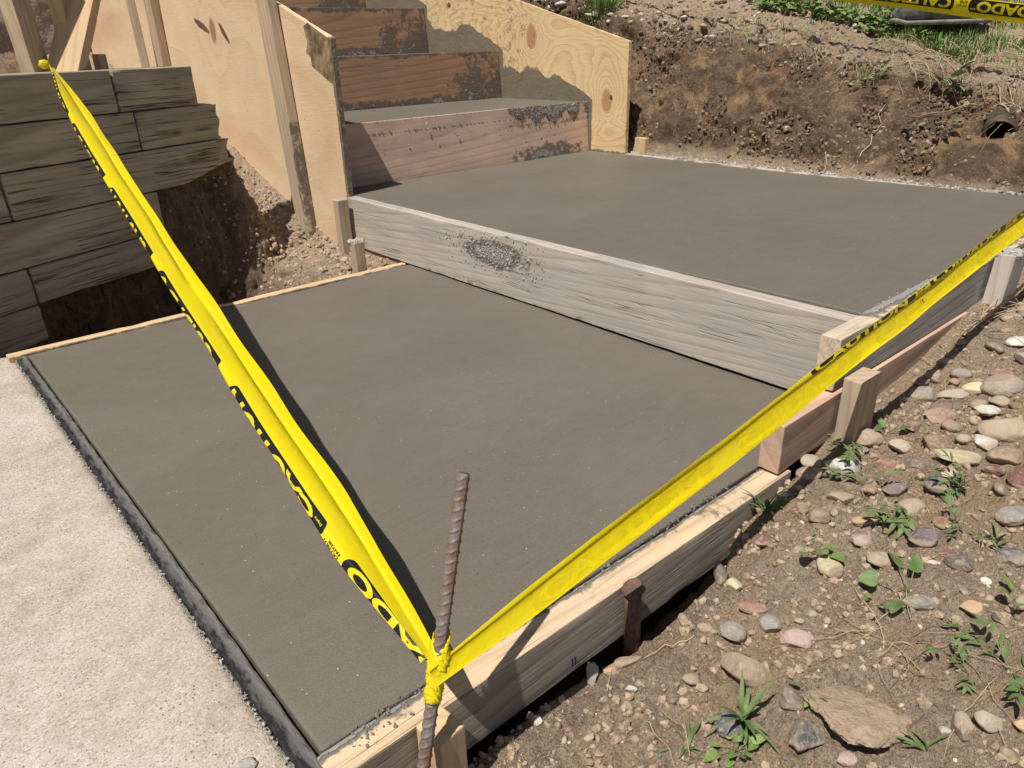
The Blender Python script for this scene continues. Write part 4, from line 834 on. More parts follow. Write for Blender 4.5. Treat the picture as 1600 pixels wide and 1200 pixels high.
# ------------------------------------------------------------------ loose things (stones, weeds, clods, grass)
TINT = dict(tan=(.47, .38, .27), beige=(.50, .43, .33), chalk=(.60, .59, .56), brick=(.38, .20, .145), cream=(.66, .57, .38), brown=(.31, .22, .15), white=(.70, .67, .60), umber=(.23, .19, .155), slate=(.115, .12, .125), grey=(.31, .29, .26), rust=(.36, .21, .14), maroon=(.22, .105, .095), mauve=(.27, .20, .19), dirt=(.37, .28, .20), orange=(.56, .38, .22), pink=(.50, .37, .32), purple=(.27, .21, .22), blue=(.13, .145, .16), speck=(.36, .34, .28), sand=(.40, .27, .16))
CUTS = {0: (2, .10, 1.3), 1: (4, .16, 1.8), 2: (7, .12, 2.2), 3: (6, .24, 3.2), 4: (10, .08, 2.5), 5: (13, .05, 2.0)}
ROCKS = [
    (0.949, -0.0936, 0.0242, 0.02, 'tan', 0, 'rounded tan stone beside the fresh sawn stake'),
    (0.9598, -0.1409, 0.0165, 0.0154, 'beige', 0, 'beige stone touching the rounded tan one'),
    (0.8648, -0.098, 0.0303, 0.0202, 'chalk', 3, 'chalky grey white chunk below the fresh sawn stake'),
    (0.9115, -0.1434, 0.0241, 0.0171, 'brick', 4, 'brick red angular stone beside the chalky chunk'),
    (0.9569, -0.2278, 0.0447, 0.0185, 'cream', 5, 'long cream yellow angular stone, the longest in the rubble'),
    (0.9882, -0.1839, 0.0274, 0.0203, 'brown', 0, 'brown dusty stone right above the long cream stone'),
    (1.0158, -0.2389, 0.0198, 0.0169, 'white', 4, "white blocky stone above the long cream stone's right end"),
    (1.0581, -0.2503, 0.0372, 0.0261, 'tan', 0, 'large round tan stone near the right edge, behind the white block'),
    (0.9248, -0.1779, 0.0178, 0.0168, 'umber', 1, 'brownish grey stone at the left tip of the long cream stone'),
    (0.8785, -0.233, 0.0233, 0.0149, 'slate', 0, 'smooth dark grey oval stone below the long cream stone'),
    (1.1353, -0.1042, 0.0249, 0.0192, 'grey', 0, 'grey tan round stone, nearest the boards in the upper rubble'),
    (1.1638, -0.1399, 0.028, 0.0135, 'beige', 0, 'flat beige stone beside the upper grey tan one'),
    (1.0664, -0.1551, 0.0256, 0.016, 'rust', 1, 'rusty brown stone halfway up the rubble'),
    (1.1991, -0.161, 0.0225, 0.0157, 'cream', 2, 'cream stone between flat beige one and big grey one'),
    (1.2158, -0.1949, 0.0333, 0.0289, 'grey', 1, 'big grey brown boulder by the right edge, upper rubble'),
    (0.9304, -0.3143, 0.0163, 0.0163, 'maroon', 0, 'pinkish maroon stone cut by the right edge'),
    (0.91, -0.2322, 0.0152, 0.0114, 'cream', 0, 'small cream stone tucked beneath the long cream stone'),
    (1.121, -0.1428, 0.0176, 0.0132, 'mauve', 2, 'purplish brown stone above the rusty one'),
    (1.384, -0.1624, 0.0218, 0.0169, 'white', 1, 'whitish stone highest at the right edge below the leaning stake'),
    (1.2698, -0.0817, 0.0193, 0.0096, 'tan', 1, 'small flat tan stone near the clods by the boards'),
    (1.1827, -0.0792, 0.0163, 0.0117, 'mauve', 1, 'small mauve tan stone just above the grey tan one'),
    (0.7868, -0.1349, 0.021, 0.0134, 'tan', 1, 'tan stone left of the mauve flat one'),
    (0.8459, -0.1852, 0.0209, 0.0114, 'mauve', 1, 'flat mauve stone in the middle of the rubble'),
    (0.812, -0.07, 0.02, 0.0135, 'dirt', 0, 'dirt coated stone at the end of the near form board'),
    (0.745, -0.066, 0.009, 0.008, 'cream', 1, "small cream stone among weeds at the near board's end"),
    (1.1062, -0.2141, 0.0252, 0.0126, 'white', 3, 'white cream slab stone above the large tan one'),
    (1.0192, -0.1352, 0.0148, 0.0116, 'maroon', 1, 'small maroon stone behind the brown dusty one'),
    (0.9845, -0.2785, 0.0248, 0.0172, 'brown', 1, 'large brown stone right of the long cream one'),
    (0.9509, -0.2764, 0.0169, 0.0113, 'maroon', 1, 'maroon flat stone below the large brown one'),
    (0.7639, -0.1865, 0.0246, 0.0119, 'orange', 4, 'orange tan angular stone under the trailing weed'),
    (0.7202, -0.1961, 0.0178, 0.0124, 'pink', 3, 'pinkish white crumbly stone below the orange tan one'),
    (0.7585, -0.26, 0.0233, 0.0164, 'purple', 5, 'purple grey angular stone in the mid rubble'),
    (0.7416, -0.311, 0.0181, 0.0148, 'slate', 0, 'smooth dark slate oval stone right of the purple one'),
    (0.7828, -0.3562, 0.022, 0.013, 'blue', 0, 'dark blue grey stone with a tan patch at the right edge'),
    (0.652, -0.1903, 0.0172, 0.0172, 'cream', 1, 'cream domed stone standing alone in pale dirt'),
    (0.644, -0.0966, 0.0137, 0.0101, 'maroon', 4, 'wine red angular chip beside the near board'),
    (0.565, -0.082, 0.0095, 0.019, 'umber', 0, 'grey stone standing on edge against the near board'),
    (0.56, -0.1085, 0.0122, 0.0113, 'cream', 4, 'broken cream stone half sunk near the board'),
    (0.5394, -0.1496, 0.0201, 0.01, 'brick', 2, 'dusty red oval stone left of centre rubble'),
    (0.4958, -0.1494, 0.0172, 0.0155, 'speck', 0, 'speckled grey white cobble below the dusty red one'),
    (0.5311, -0.1806, 0.0138, 0.0138, 'grey', 0, 'faint grey stone sunk in dirt beside the speckled cobble'),
    (0.5309, -0.2147, 0.0214, 0.0135, 'pink', 1, 'flat pinkish tan stone sunk in the dirt'),
    (0.4552, -0.1919, 0.0324, 0.0224, 'dirt', 1, 'wide tan dusty flat rock in the lower foreground'),
    (0.6774, -0.3533, 0.0169, 0.0131, 'orange', 5, 'orange cream faceted stone on the lower right'),
    (0.6575, -0.3007, 0.0207, 0.0103, 'grey', 1, 'grey stone under the big oval leaf'),
    (0.6786, -0.3779, 0.0075, 0.006, 'slate', 0, 'little dark grey pebble right of the orange cream one'),
    (0.4012, -0.1579, 0.0131, 0.0077, 'tan', 1, 'small cream tan stone left of the wide dusty rock'),
    (0.4474, -0.2547, 0.0138, 0.016, 'umber', 4, 'brown grey upright stone beside the big sandy clod'),
    (0.3777, -0.2218, 0.0194, 0.0158, 'blue', 1, 'blue grey stone beneath the grass rosette'),
    (0.4159, -0.2919, 0.0207, 0.0193, 'slate', 3, 'dark grey rock with tan dust at the bottom edge'),
    (0.5218, -0.4009, 0.0121, 0.0174, 'tan', 5, 'tall tan angular stone bottom right'),
    (0.5396, -0.4195, 0.0154, 0.0133, 'beige', 4, 'beige faceted stone bottom right, beside the tall one'),
    (0.8512, -0.3317, 0.0232, 0.0155, 'grey', 1, 'pale grey tan rock at the right edge above the blue grey one'),
    (0.6995, -0.2366, 0.0213, 0.0119, 'tan', 1, 'dusty tan stone between cream dome and purple stone'),
    (0.753, -0.2934, 0.0109, 0.0059, 'maroon', 2, 'tiny maroon stone behind the dark slate oval'),
    (0.7306, -0.2864, 0.0075, 0.0042, 'white', 1, 'tiny white chip left of the dark slate oval'),
    (0.6754, -0.2394, 0.005, 0.0042, 'white', 1, 'tiny white chip near the cream domed stone'),
    (0.7295, -0.3464, 0.0064, 0.0064, 'white', 0, 'tiny white round pebble right of the big oval leaf'),
    (0.5561, -0.4468, 0.0119, 0.0092, 'orange', 2, 'orange tan stone in the bottom right corner'),
    (0.4244, -0.3339, 0.012, 0.008, 'pink', 1, 'pinkish stone at the bottom edge under the sandy clod'),
    (0.5084, -0.3922, 0.008, 0.006, 'chalk', 2, 'small chalky lump left of the tall angular stone'),
    (0.325, -0.066, 0.009, 0.015, 'chalk', 3, 'whitish mortar chunk standing beside the near board'),
    (0.232, -0.068, 0.006, 0.007, 'white', 3, 'small white chip on dirt below the near board'),
    (0.345, -0.112, 0.0076, 0.0046, 'white', 3, 'small flat white chip under the iron pin'),
    (0.348, -0.078, 0.0115, 0.0085, 'orange', 3, 'tan crumbly stone right of the whitish mortar chunk'),
    (0.4839, -0.3212, 0.0549, 0.0436, 'sand', 1, 'large sandy brown clod in the bottom foreground'),
    (0.372, -0.084, 0.022, 0.008, 'dirt', 2, 'thin flat slab of dried dirt beside the iron pin'),
]
CREST = [(2.76, 2.116, 0.0214, 0.0122, 'white'), (2.777, 2.039, 0.0242, 0.0121, 'cream'), (2.874, 1.772, 0.0204, 0.0146, 'white'), (2.881, 1.922, 0.021, 0.012, 'cream'), (2.878, 1.666, 0.02, 0.0143, 'beige'), (2.889, 1.569, 0.0225, 0.014, 'beige'), (2.82, 1.978, 0.018, 0.015, 'beige'), (2.762, 1.993, 0.018, 0.012, 'cream'), (2.901, 1.978, 0.0182, 0.0121, 'brown'), (2.782, 1.639, 0.0197, 0.0169, 'slate'), (2.76, 1.601, 0.0195, 0.0139, 'umber'), (2.787, 1.581, 0.0167, 0.0111, 'beige'), (2.821, 1.564, 0.0223, 0.0139, 'mauve'), (2.82, 1.53, 0.0166, 0.0111, 'white'), (2.786, 1.55, 0.0221, 0.0111, 'cream'), (2.776, 1.345, 0.0292, 0.0239, 'umber'), (2.762, 1.287, 0.0262, 0.0105, 'tan'), (2.785, 1.258, 0.0235, 0.0104, 'tan'), (3.069, 1.721, 0.0355, 0.0237, 'tan'), (2.919, 1.463, 0.0249, 0.0138, 'brown'), (2.879, 1.327, 0.0241, 0.0107, 'tan'), (2.915, 1.794, 0.0235, 0.0147, 'umber'), (2.738, 2.438, 0.0387, 0.0193, 'white'), (2.734, 2.204, 0.0497, 0.0093, 'white'), (2.74, 2.109, 0.0153, 0.0153, 'white'), (2.754, 2.202, 0.0279, 0.0217, 'slate'), (2.942, 1.915, 0.0211, 0.0151, 'brown'), (2.808, 1.928, 0.0179, 0.0119, 'mauve'), (2.852, 1.808, 0.0117, 0.0088, 'cream'), (2.867, 1.873, 0.0119, 0.0089, 'white'), (2.991, 1.596, 0.02, 0.0114, 'umber'), (2.898, 2.014, 0.0183, 0.0122, 'brown'), (3.016, 1.903, 0.0243, 0.0122, 'rust'), (2.991, 1.78, 0.0178, 0.0148, 'brown'), (2.854, 1.461, 0.0164, 0.0137, 'grey'), (2.811, 1.731, 0.0144, 0.0115, 'slate'), (2.801, 1.17, 0.018, 0.0103, 'tan'), (2.849, 0.827, 0.0168, 0.0096, 'tan'), (2.804, 0.681, 0.0185, 0.0139, 'umber'), (2.82, 0.989, 0.0149, 0.0099, 'tan')]

def rock(name, x, y, a, b, tint, shp, seed, label, cat_, group=None, sink=.35, yaw=None, sub=4, hz=.72):
    if tint == 'sand': sub = 6
    r_ = random.Random(seed); cu, am, fr = CUTS[shp]; bm = bmesh.new(); bmesh.ops.create_icosphere(bm, subdivisions=sub, radius=1)
    V = np.array([v.co[:] for v in bm.verts]); F = np.array([[v.index for v in f.verts] for f in bm.faces]); bm.free()
    V = V * (1 + am * fbm(V * fr * .8 + seed * 3.7, 3, seed))[:, None]
    if tint == 'sand': cu = 0; V = V * (1 + .22 * fbm(V * 1.6 + 4, 4, 5))[:, None]
    for k in range(cu):
        n = np.array([r_.gauss(0, 1), r_.gauss(0, 1), r_.gauss(0, .8)]); n /= np.linalg.norm(n); h = r_.uniform(.55, .82); d = V @ n - h; V = V - np.outer(np.clip(d, 0, 9) * .93, n)
    V = V * (1 + (.08 if shp == 3 else .05) * fbm(V * 5 + seed, 3, seed))[:, None]
    rz = b * hz * (1.0 if 'sand' != tint else .42); ry = b * 1.12
    if tint == 'sand': V[:, 2] = np.where(V[:, 2] > .55, .55 + (V[:, 2] - .55) * .4, V[:, 2]) + .10 * fbm(V * 5, 5, 3); V = V * (1 + .05 * fbm(V * 16, 4, 9))[:, None]
    V = V * np.array([a, ry, rz]); tilt = Matrix.Rotation(r_.uniform(-.22, .22), 3, 'X') @ Matrix.Rotation(r_.uniform(-.2, .2), 3, 'Y'); V = V @ np.array(tilt).T
    z0 = max(gz(x, y), gz(x + a * .5, y - a * .5) - .3 * b, gz(x - a * .5, y + a * .3) - .3 * b)
    o = mk(name, V, F, M_clod if tint == 'sand' else M_stone, None, True, (x, y, z0 + rz * (1 - 2 * sink)), {'hue': np.full(len(V), .30)}, rot=(0, 0, -.72 + r_.uniform(-.25, .25) if yaw is None else yaw))
    c_ = TINT[tint]; k = r_.uniform(.88, 1.1); o['tint'] = [c_[0] * k, c_[1] * k, c_[2] * k, 1.0]
    return tag(o, label, cat_, group)
for i, (x_, y_, a_, b_, ti, sh_, lab) in enumerate(ROCKS):
    rock('stone' if ti not in ('sand',) else 'dirt_clod', x_, y_, a_, b_, ti, sh_, 100 + i, lab, 'stone' if ti != 'sand' else 'dirt clod', sink=.30 if ti not in ('dirt', 'sand', 'pink') else (.40 if ti != 'sand' else .46))
rr = random.Random(21); used = [(r[0], r[1], r[2]) for r in ROCKS]; kinds = ['tan', 'beige', 'brown', 'grey', 'umber', 'dirt', 'dirt', 'rust', 'slate', 'cream', 'mauve', 'white', 'tan', 'brown']; cnt = 0; tries = 0; smalls = []
while cnt < 270 and tries < 22000:
    tries += 1; x_ = rr.uniform(.12, 2.3); y_ = -rr.uniform(.055, .62); dens = sst(.45, .8, np.array([x_]))[0] * .85 + .12
    if y_ > -.10: dens *= .4
    if rr.random() > dens: continue
    a_ = .0032 + .0095 * rr.random() ** 1.7 * (1 + .9 * (x_ > .75))
    if cnt < 105: x_ = rr.uniform(.70, 1.75); y_ = -rr.uniform(.075, .44); a_ = rr.uniform(.009, .022)
    if any((x_ - u[0]) ** 2 + (y_ - u[1]) ** 2 < (a_ * .82 + u[2] * .8) ** 2 for u in used): continue
    used.append((x_, y_, a_)); ti = rr.choice(kinds) if a_ < .009 else rr.choice(['tan', 'dirt', 'brown', 'umber', 'beige', 'dirt', 'brown', 'grey', 'rust', 'tan']); cnt += 1
    smalls.append((x_, y_, a_, ti))
SHORT = [re.split(r' (?:beside|touching|below|near|at|above|in|of|from|under|right|left|behind|cut|tucked|highest|halfway|between|among|standing|sunk|half|against|on|by|beneath)\b|,', r[6])[0] for r in ROCKS]
WORD = {'dirt': 'dusty', 'rust': 'rusty', 'umber': 'dark brown', 'slate': 'slate grey', 'mauve': 'mauve grey'}; seen = set()
def toim(x_, y_): d_ = np.array([x_, y_, 0]) - CAM; q_ = RM.T @ d_; return q_[0] / q_[2], q_[1] / q_[2]
for k, (x_, y_, a_, ti) in enumerate(smalls):
    order = sorted([i for i in range(len(ROCKS)) if SHORT.count(SHORT[i]) == 1], key=lambda i: (ROCKS[i][0] - x_) ** 2 + (ROCKS[i][1] - y_) ** 2); u0 = toim(x_, y_); lab = None
    for i in order[:8]:
        u1 = toim(ROCKS[i][0], ROCKS[i][1]); dx, dy = u0[0] - u1[0], u0[1] - u1[1]; di = ('right of' if dx > 0 else 'left of') if abs(dx) > abs(dy) else ('below' if dy > 0 else 'above')
        for sz in (('tiny',) if a_ < .0045 else ('small',)) :
            l_ = '%s %s stone %s the %s' % (sz, WORD.get(ti, ti), di, SHORT[i])
            if l_ not in seen and len(l_.split()) <= 16: lab = l_; break
        if lab: break
    if x_ > 1.42:
        far = sorted([q_ for q_ in smalls if q_[0] > 1.42 and q_[3] == ti], key=lambda q_: (q_[0] - 1.555) ** 2 + (q_[1] + .062) ** 2); k_ = far.index((x_, y_, a_, ti))
        if k_ > 8: continue
        lab = '%s %s stone %s to the leaning grey stake' % (['nearest', 'second nearest', 'third nearest', 'fourth nearest', 'fifth nearest', 'sixth nearest', 'seventh nearest', 'eighth nearest', 'ninth nearest'][min(k_, 8)], WORD.get(ti, ti), '')
        lab = lab.replace('  ', ' ')
    if lab is None:
        i, j = order[0], order[1]; lab = 'little %s stone between the %s and the %s' % (WORD.get(ti, ti), SHORT[i], SHORT[j])
    seen.add(lab)
    rock('stone', x_, y_, a_, a_ * rr.uniform(.6, .95), ti, rr.choice([0, 1, 1, 2, 4]), 400 + k, lab, 'stone', 'small stones in the dirt right of the boards', sub=3, yaw=rr.uniform(0, 6), sink=.32)
ORD = ['leftmost', 'second', 'third', 'fourth', 'fifth', 'sixth', 'seventh', 'eighth', 'ninth', 'tenth', 'eleventh']; CW = {'umber': 'dark brown', 'slate': 'slate grey', 'mauve': 'mauve grey', 'rust': 'rusty brown'}
CREST.sort(key=lambda r: toim(r[0], r[1])[0]); cc = {}
for i, (x_, y_, a_, b_, ti) in enumerate(CREST):
    k_ = cc.get(ti, 0); cc[ti] = k_ + 1; tot = sum(1 for r in CREST if r[4] == ti)
    rock('pebble', x_, y_, a_ * .85, b_ * .95, ti, [0, 1, 0, 2][i % 4], 700 + i, ('only %s pebble on top of the far dirt bank' % CW.get(ti, ti)) if tot == 1 else '%s%s of the %s pebbles along the top of the far dirt bank' % (ORD[k_], ' from left' if k_ else '', CW.get(ti, ti)), 'pebble', 'pebbles on top of the far bank', sub=3, sink=.2)
# left pit stones near the stakes
for i, (x_, y_, a_, b_, ti, sh_, lab) in enumerate([(1.01, 1.80, .022, .016, 'grey', 0, 'grey oval stone at the foot of the pale plywood, left of the taller stake'), (.80, 1.47, .030, .011, 'cream', 5, 'flat cream stone lying against the far left form board'), (.30, 1.465, .030, .010, 'beige', 4, 'flat pale chip on the far left form board near the pit shade'), (.97, 1.66, .016, .012, 'tan', 1, 'small tan stone in the lit dirt beside the taller stake'), (.98, 2.02, .022, .016, 'dirt', 1, 'dusty stone by the foot of the plywood batten'), (1.03, 2.22, .030, .018, 'chalk', 3, 'pale grey mortar lump at the foot of the plywood'), (.93, 1.58, .018, .012, 'brown', 1, 'brown stone behind the shorter stake')]):
    rock('stone', x_, y_, a_, b_, ti, sh_, 900 + i, lab, 'stone')
# ---- crumbs of soil and gravel, too many to count
def scatter(name, pos, rad, hue, mat, seed, sub=1, flat=(.6, 1.0)):
    n = len(pos); bm = bmesh.new(); bmesh.ops.create_icosphere(bm, subdivisions=sub, radius=1); B = np.array([v.co[:] for v in bm.verts]); Fb = np.array([[v.index for v in f.verts] for f in bm.faces]); bm.free()
    rg = np.random.default_rng(seed); k = len(B); q_ = rg.normal(size=(n, 4)); q_ /= np.linalg.norm(q_, axis=1, keepdims=True); w_, x_, y_, z_ = q_.T
    Rm = np.stack([1 - 2 * (y_ ** 2 + z_ ** 2), 2 * (x_ * y_ - z_ * w_), 2 * (x_ * z_ + y_ * w_), 2 * (x_ * y_ + z_ * w_), 1 - 2 * (x_ ** 2 + z_ ** 2), 2 * (y_ * z_ - x_ * w_), 2 * (x_ * z_ - y_ * w_), 2 * (y_ * z_ + x_ * w_), 1 - 2 * (x_ ** 2 + y_ ** 2)], 1).reshape(n, 3, 3)
    S = np.stack([rg.uniform(.8, 1.35, n), rg.uniform(.65, 1.1, n), rg.uniform(flat[0], flat[1], n)], 1); V = B[None] * S[:, None]; V = V * rg.uniform(.78, 1.22, (n, k))[:, :, None]
    V = np.einsum('nij,nkj->nki', Rm, V) * rad[:, None, None] + pos[:, None]; F = (Fb[None] + (np.arange(n) * k)[:, None, None]).reshape(-1, 3)
    return mk(name, V.reshape(-1, 3), F, mat, None, False, attrs={'hue': np.repeat(hue, k)})
rg = np.random.default_rng(3)
def onground(X_, Y_): return np.array([gz(a, b) for a, b in zip(X_, Y_)])
n = 15000; X_ = .1 + 2.2 * rg.random(n) ** 1.4; Y_ = -.052 - .56 * rg.random(n); keep = fbm(np.stack([X_ * 7, Y_ * 7, X_ * 0], 1), 3, 5) > -.18; X_, Y_ = X_[keep], Y_[keep]; r_ = .0008 + .0062 * rg.random(len(X_)) ** 4
o = scatter('dirt_clods', np.stack([X_, Y_, onground(X_, Y_) + r_ * .25], 1), r_, rg.random(len(X_)) ** 2 * .5, M_clod, 1); tag(o, 'loose crumbs of dry tan dirt right of the form boards', 'dirt', kind='stuff')
n = 2600; X_ = .12 + 2.2 * rg.random(n) ** 1.3; Y_ = -.052 - .56 * rg.random(n); r_ = .0008 + .0026 * rg.random(n) ** 2
o = scatter('gravel', np.stack([X_, Y_, onground(X_, Y_) + r_ * .35], 1), r_, rg.random(n), M_pebble, 2); tag(o, 'fine mixed grit between the stones on the right', 'gravel', kind='stuff')
# bank: clods on the face and dark topsoil lumps
n = 15000; Y_ = -1.0 + 3.6 * rg.random(n); X_ = 2.47 + .38 * rg.random(n) ** .9; r_ = .0018 + .0095 * rg.random(n) ** 3.6; keep = fbm(np.stack([X_ * 9, Y_ * 9, X_ * 0], 1), 3, 8) > -.30 + .25 * rg.random(n); X_, Y_, r_ = X_[keep], Y_[keep], r_[keep]; Z_ = onground(X_, Y_)
hu = np.clip(.62 + .3 * sst(.25, .42, Z_) + rg.normal(size=len(X_)) * .2, 0, 1); kk = (Y_ - .352) ** 2 + (Z_ - .328) ** 2 > .056 ** 2; X_, Y_, Z_, r_, hu = X_[kk], Y_[kk], Z_[kk], r_[kk], hu[kk]
o = scatter('dirt_clods', np.stack([X_, Y_, Z_ + r_ * .1], 1), r_, hu, M_clod, 4, 1); tag(o, 'brown crumbling clods on the cut face of the far bank', 'dirt', kind='stuff')
n = 1800; Y_ = .0 + 2.7 * rg.random(n); X_ = 2.72 + .5 * rg.random(n); r_ = .003 + .007 * rg.random(n) ** 2; keep = (Y_ > .9) | (rg.random(n) < .3); X_, Y_, r_ = X_[keep], Y_[keep], r_[keep]
o = scatter('gravel', np.stack([X_, Y_, onground(X_, Y_) + r_ * .4], 1), r_, rg.random(len(X_)), M_pebble, 5); tag(o, 'small mixed gravel strewn along the top of the far bank', 'gravel', kind='stuff')
n = 3800; X_ = .1 + .97 * rg.random(n) ** .6; Y_ = 1.47 + 1.5 * rg.random(n) ** 1.3; r_ = .0016 + .010 * rg.random(n) ** 3.2
o = scatter('dirt_clods', np.stack([X_, Y_, onground(X_, Y_) + r_ * .2], 1), r_, np.clip(.45 - .4 * sst(.65, .85, X_) + .2 * rg.normal(size=n), 0, 1), M_clod, 6); tag(o, 'crumbs of dirt in the pit between the timber wall and the plywood', 'dirt', kind='stuff')  # clod colour follows the pit's painted shade, lighter towards the sunlit side
n = 900; X_ = .6 + .46 * rg.random(n); Y_ = 1.47 + .9 * rg.random(n); r_ = .002 + .006 * rg.random(n) ** 2
o = scatter('gravel', np.stack([X_, Y_, onground(X_, Y_) + r_ * .3], 1), r_, rg.random(n), M_pebble, 7); tag(o, 'gravel in the lit dirt left of the pale plywood', 'gravel', kind='stuff')
n = 500; Y_ = rg.random(n) * 1.85; X_ = 2.44 + .035 * rg.random(n); r_ = .003 + .005 * rg.random(n) ** 2
o = scatter('cement_crumbs', np.stack([X_, Y_, np.full(n, .163) + .006 * rg.random(n)], 1), r_, rg.random(n), M_crust, 8); tag(o, 'grey cement crumbs fallen behind the far form board', 'crumbs', kind='stuff')
n = 170; X_ = 1.1 + 1.3 * rg.random(n); Y_ = -.030 * rg.random(n); r_ = .0009 + .0022 * rg.random(n) ** 2
o = scatter('cement_crumbs', np.stack([X_, Y_ + .004, np.full(n, .1835)], 1), r_, rg.random(n), M_crust, 9); tag(o, 'cement crumbs dried on top of the grey right board', 'crumbs', kind='stuff')

# ---- grass, straw, weeds
def blades(name, X_, Y_, L_, mat, seed, wid=.0022, lean=.5, hue=None, zoff=0.0):
    rg = np.random.default_rng(seed); n = len(X_); Z_ = onground(X_, Y_) - .003 + zoff; th = rg.uniform(0, 2 * np.pi, n); ln = rg.uniform(.1, lean, n) ; d = np.stack([np.cos(th), np.sin(th), 0 * th], 1); s_ = np.stack([-np.sin(th + .4), np.cos(th + .4), 0 * th], 1); P0 = np.stack([X_, Y_, Z_], 1); up = np.array([0, 0, 1.0]); w_ = wid * rg.uniform(.6, 1.4, n)[:, None]
    V = []
    for f, ww in ((0, 1.0), (.4, .9), (.75, .6)):
        c_ = P0 + d * (L_ * ln * f ** 2)[:, None] + up * (L_ * f * np.sqrt(np.clip(1 - (ln * f) ** 2, .1, 1)))[:, None]; V += [c_ - s_ * w_ * ww, c_ + s_ * w_ * ww]
    V.append(P0 + d * (L_ * ln)[:, None] + up * (L_ * np.sqrt(np.clip(1 - ln ** 2, .1, 1)))[:, None]); V = np.stack(V, 1).reshape(-1, 3); b = (np.arange(n) * 7)[:, None]
    F = [tuple(r) for q4 in ((0, 1, 3, 2), (2, 3, 5, 4)) for r in (b + np.array(q4)).tolist()] + [tuple(r) for r in (b + np.array((4, 5, 6))).tolist()]
    return mk(name, V, F, mat, None, True, attrs={'hue': np.repeat(hue if hue is not None else rg.random(n) ** 1.5 * .9, 7)})
n = 120000; X_ = 2.98 + 7 * rg.random(n) ** 2.6; Y_ = -3.0 + (X_ + 5.5) * rg.random(n); edge_ = np.interp(Y_, [-3, .4, .6, .9, 1.26, 1.56, 1.97, 2.4, 8], [3.0, 3.06, 3.0, 3.03, 3.05, 3.10, 3.30, 3.3, 3.5]) + .10 * fbm(np.stack([X_ * 3, Y_ * 3, X_ * 0], 1), 3, 2)
keep = (X_ > edge_) & (fbm(np.stack([X_ * 4, Y_ * 4, X_ * 0], 1), 3, 12) > -.25 - .3 * sst(3.2, 4, X_)); X_, Y_ = X_[keep], Y_[keep]; L_ = rg.uniform(.022, .055, len(X_)) * (1 + .25 * (X_ - 3)); hu = np.clip(rg.random(len(X_)) ** 1.3 * .85 + .3 * (1 - sst(0, .15, X_ - edge_[keep])), 0, 1)
o = blades('lawn_grass', X_, Y_, L_, M_grass, 11, .0021, .75, hu); tag(o, 'green lawn grass beyond the far bank', 'grass', kind='stuff')
n = 5200; X_ = rg.uniform(2.72, 3.15, n); Y_ = rg.uniform(-.6, 1.5, n); keep = fbm(np.stack([X_ * 6, Y_ * 6, X_ * 0], 1), 3, 31) > .02; X_, Y_ = X_[keep], Y_[keep]
o = blades('dry_grass', X_, Y_, rg.uniform(.015, .04, len(X_)), M_grass, 12, .0013, .97, rg.uniform(.45, 1, len(X_))); tag(o, 'sparse dry grass on the top of the far bank', 'grass', kind='stuff')
def tuft(cx, cy, r, n, L, seed, label, hue_hi=.7, wid=.0018):
    rg = np.random.default_rng(seed); a = rg.uniform(0, 6.28, n); q_ = r * np.sqrt(rg.random(n)); o = blades('grass_tuft', cx + q_ * np.cos(a), cy + q_ * np.sin(a), rg.uniform(.5, 1, n) * L, M_grass, seed, wid, .85, rg.random(n) * hue_hi); return tag(o, label, 'grass tuft')
tuft(2.80, 2.22, .10, 420, .085, 41, 'green grass tuft above the golden plywood on the bank top'); tuft(2.86, 2.46, .07, 160, .07, 42, 'thin grass tuft behind the top edge of the golden plywood')
def leaf(mb, base, d, L, W, droop=.3, fold=.25, seg=7, twist=0.0, tip=1.0, ptip=.55):
    base = Vector(base); d = Vector(d).normalized(); side = d.cross(Vector((0, 0, 1)));
    if side.length < 1e-3: side = Vector((1, 0, 0))
    side = (Matrix.Rotation(twist, 3, d) @ side.normalized()); up = side.cross(d); o = len(mb.V); V = []; p = base.copy(); dd = d.copy()
    for i in range(seg + 1):
        f = i / seg; w_ = W * (math.sin(math.pi * min(1, (f * .93 + .03)) ** (.62 / ptip * .55 + .2)) ** tip); w_ = max(w_, .0003)
        nn_ = side.cross(dd).normalized(); V += [p - side * w_ + nn_ * (w_ * fold), p - nn_ * (w_ * fold * .15), p + side * w_ + nn_ * (w_ * fold)]
        dd = (dd - Vector((0, 0, 1)) * droop * (1.0 / seg)).normalized(); p = p + dd * (L / seg)
    F = []
    for i in range(seg):
        for k in range(2): F.append((i * 3 + k, i * 3 + k + 1, i * 3 + k + 4, i * 3 + k + 3))
    mb.add(V, F)
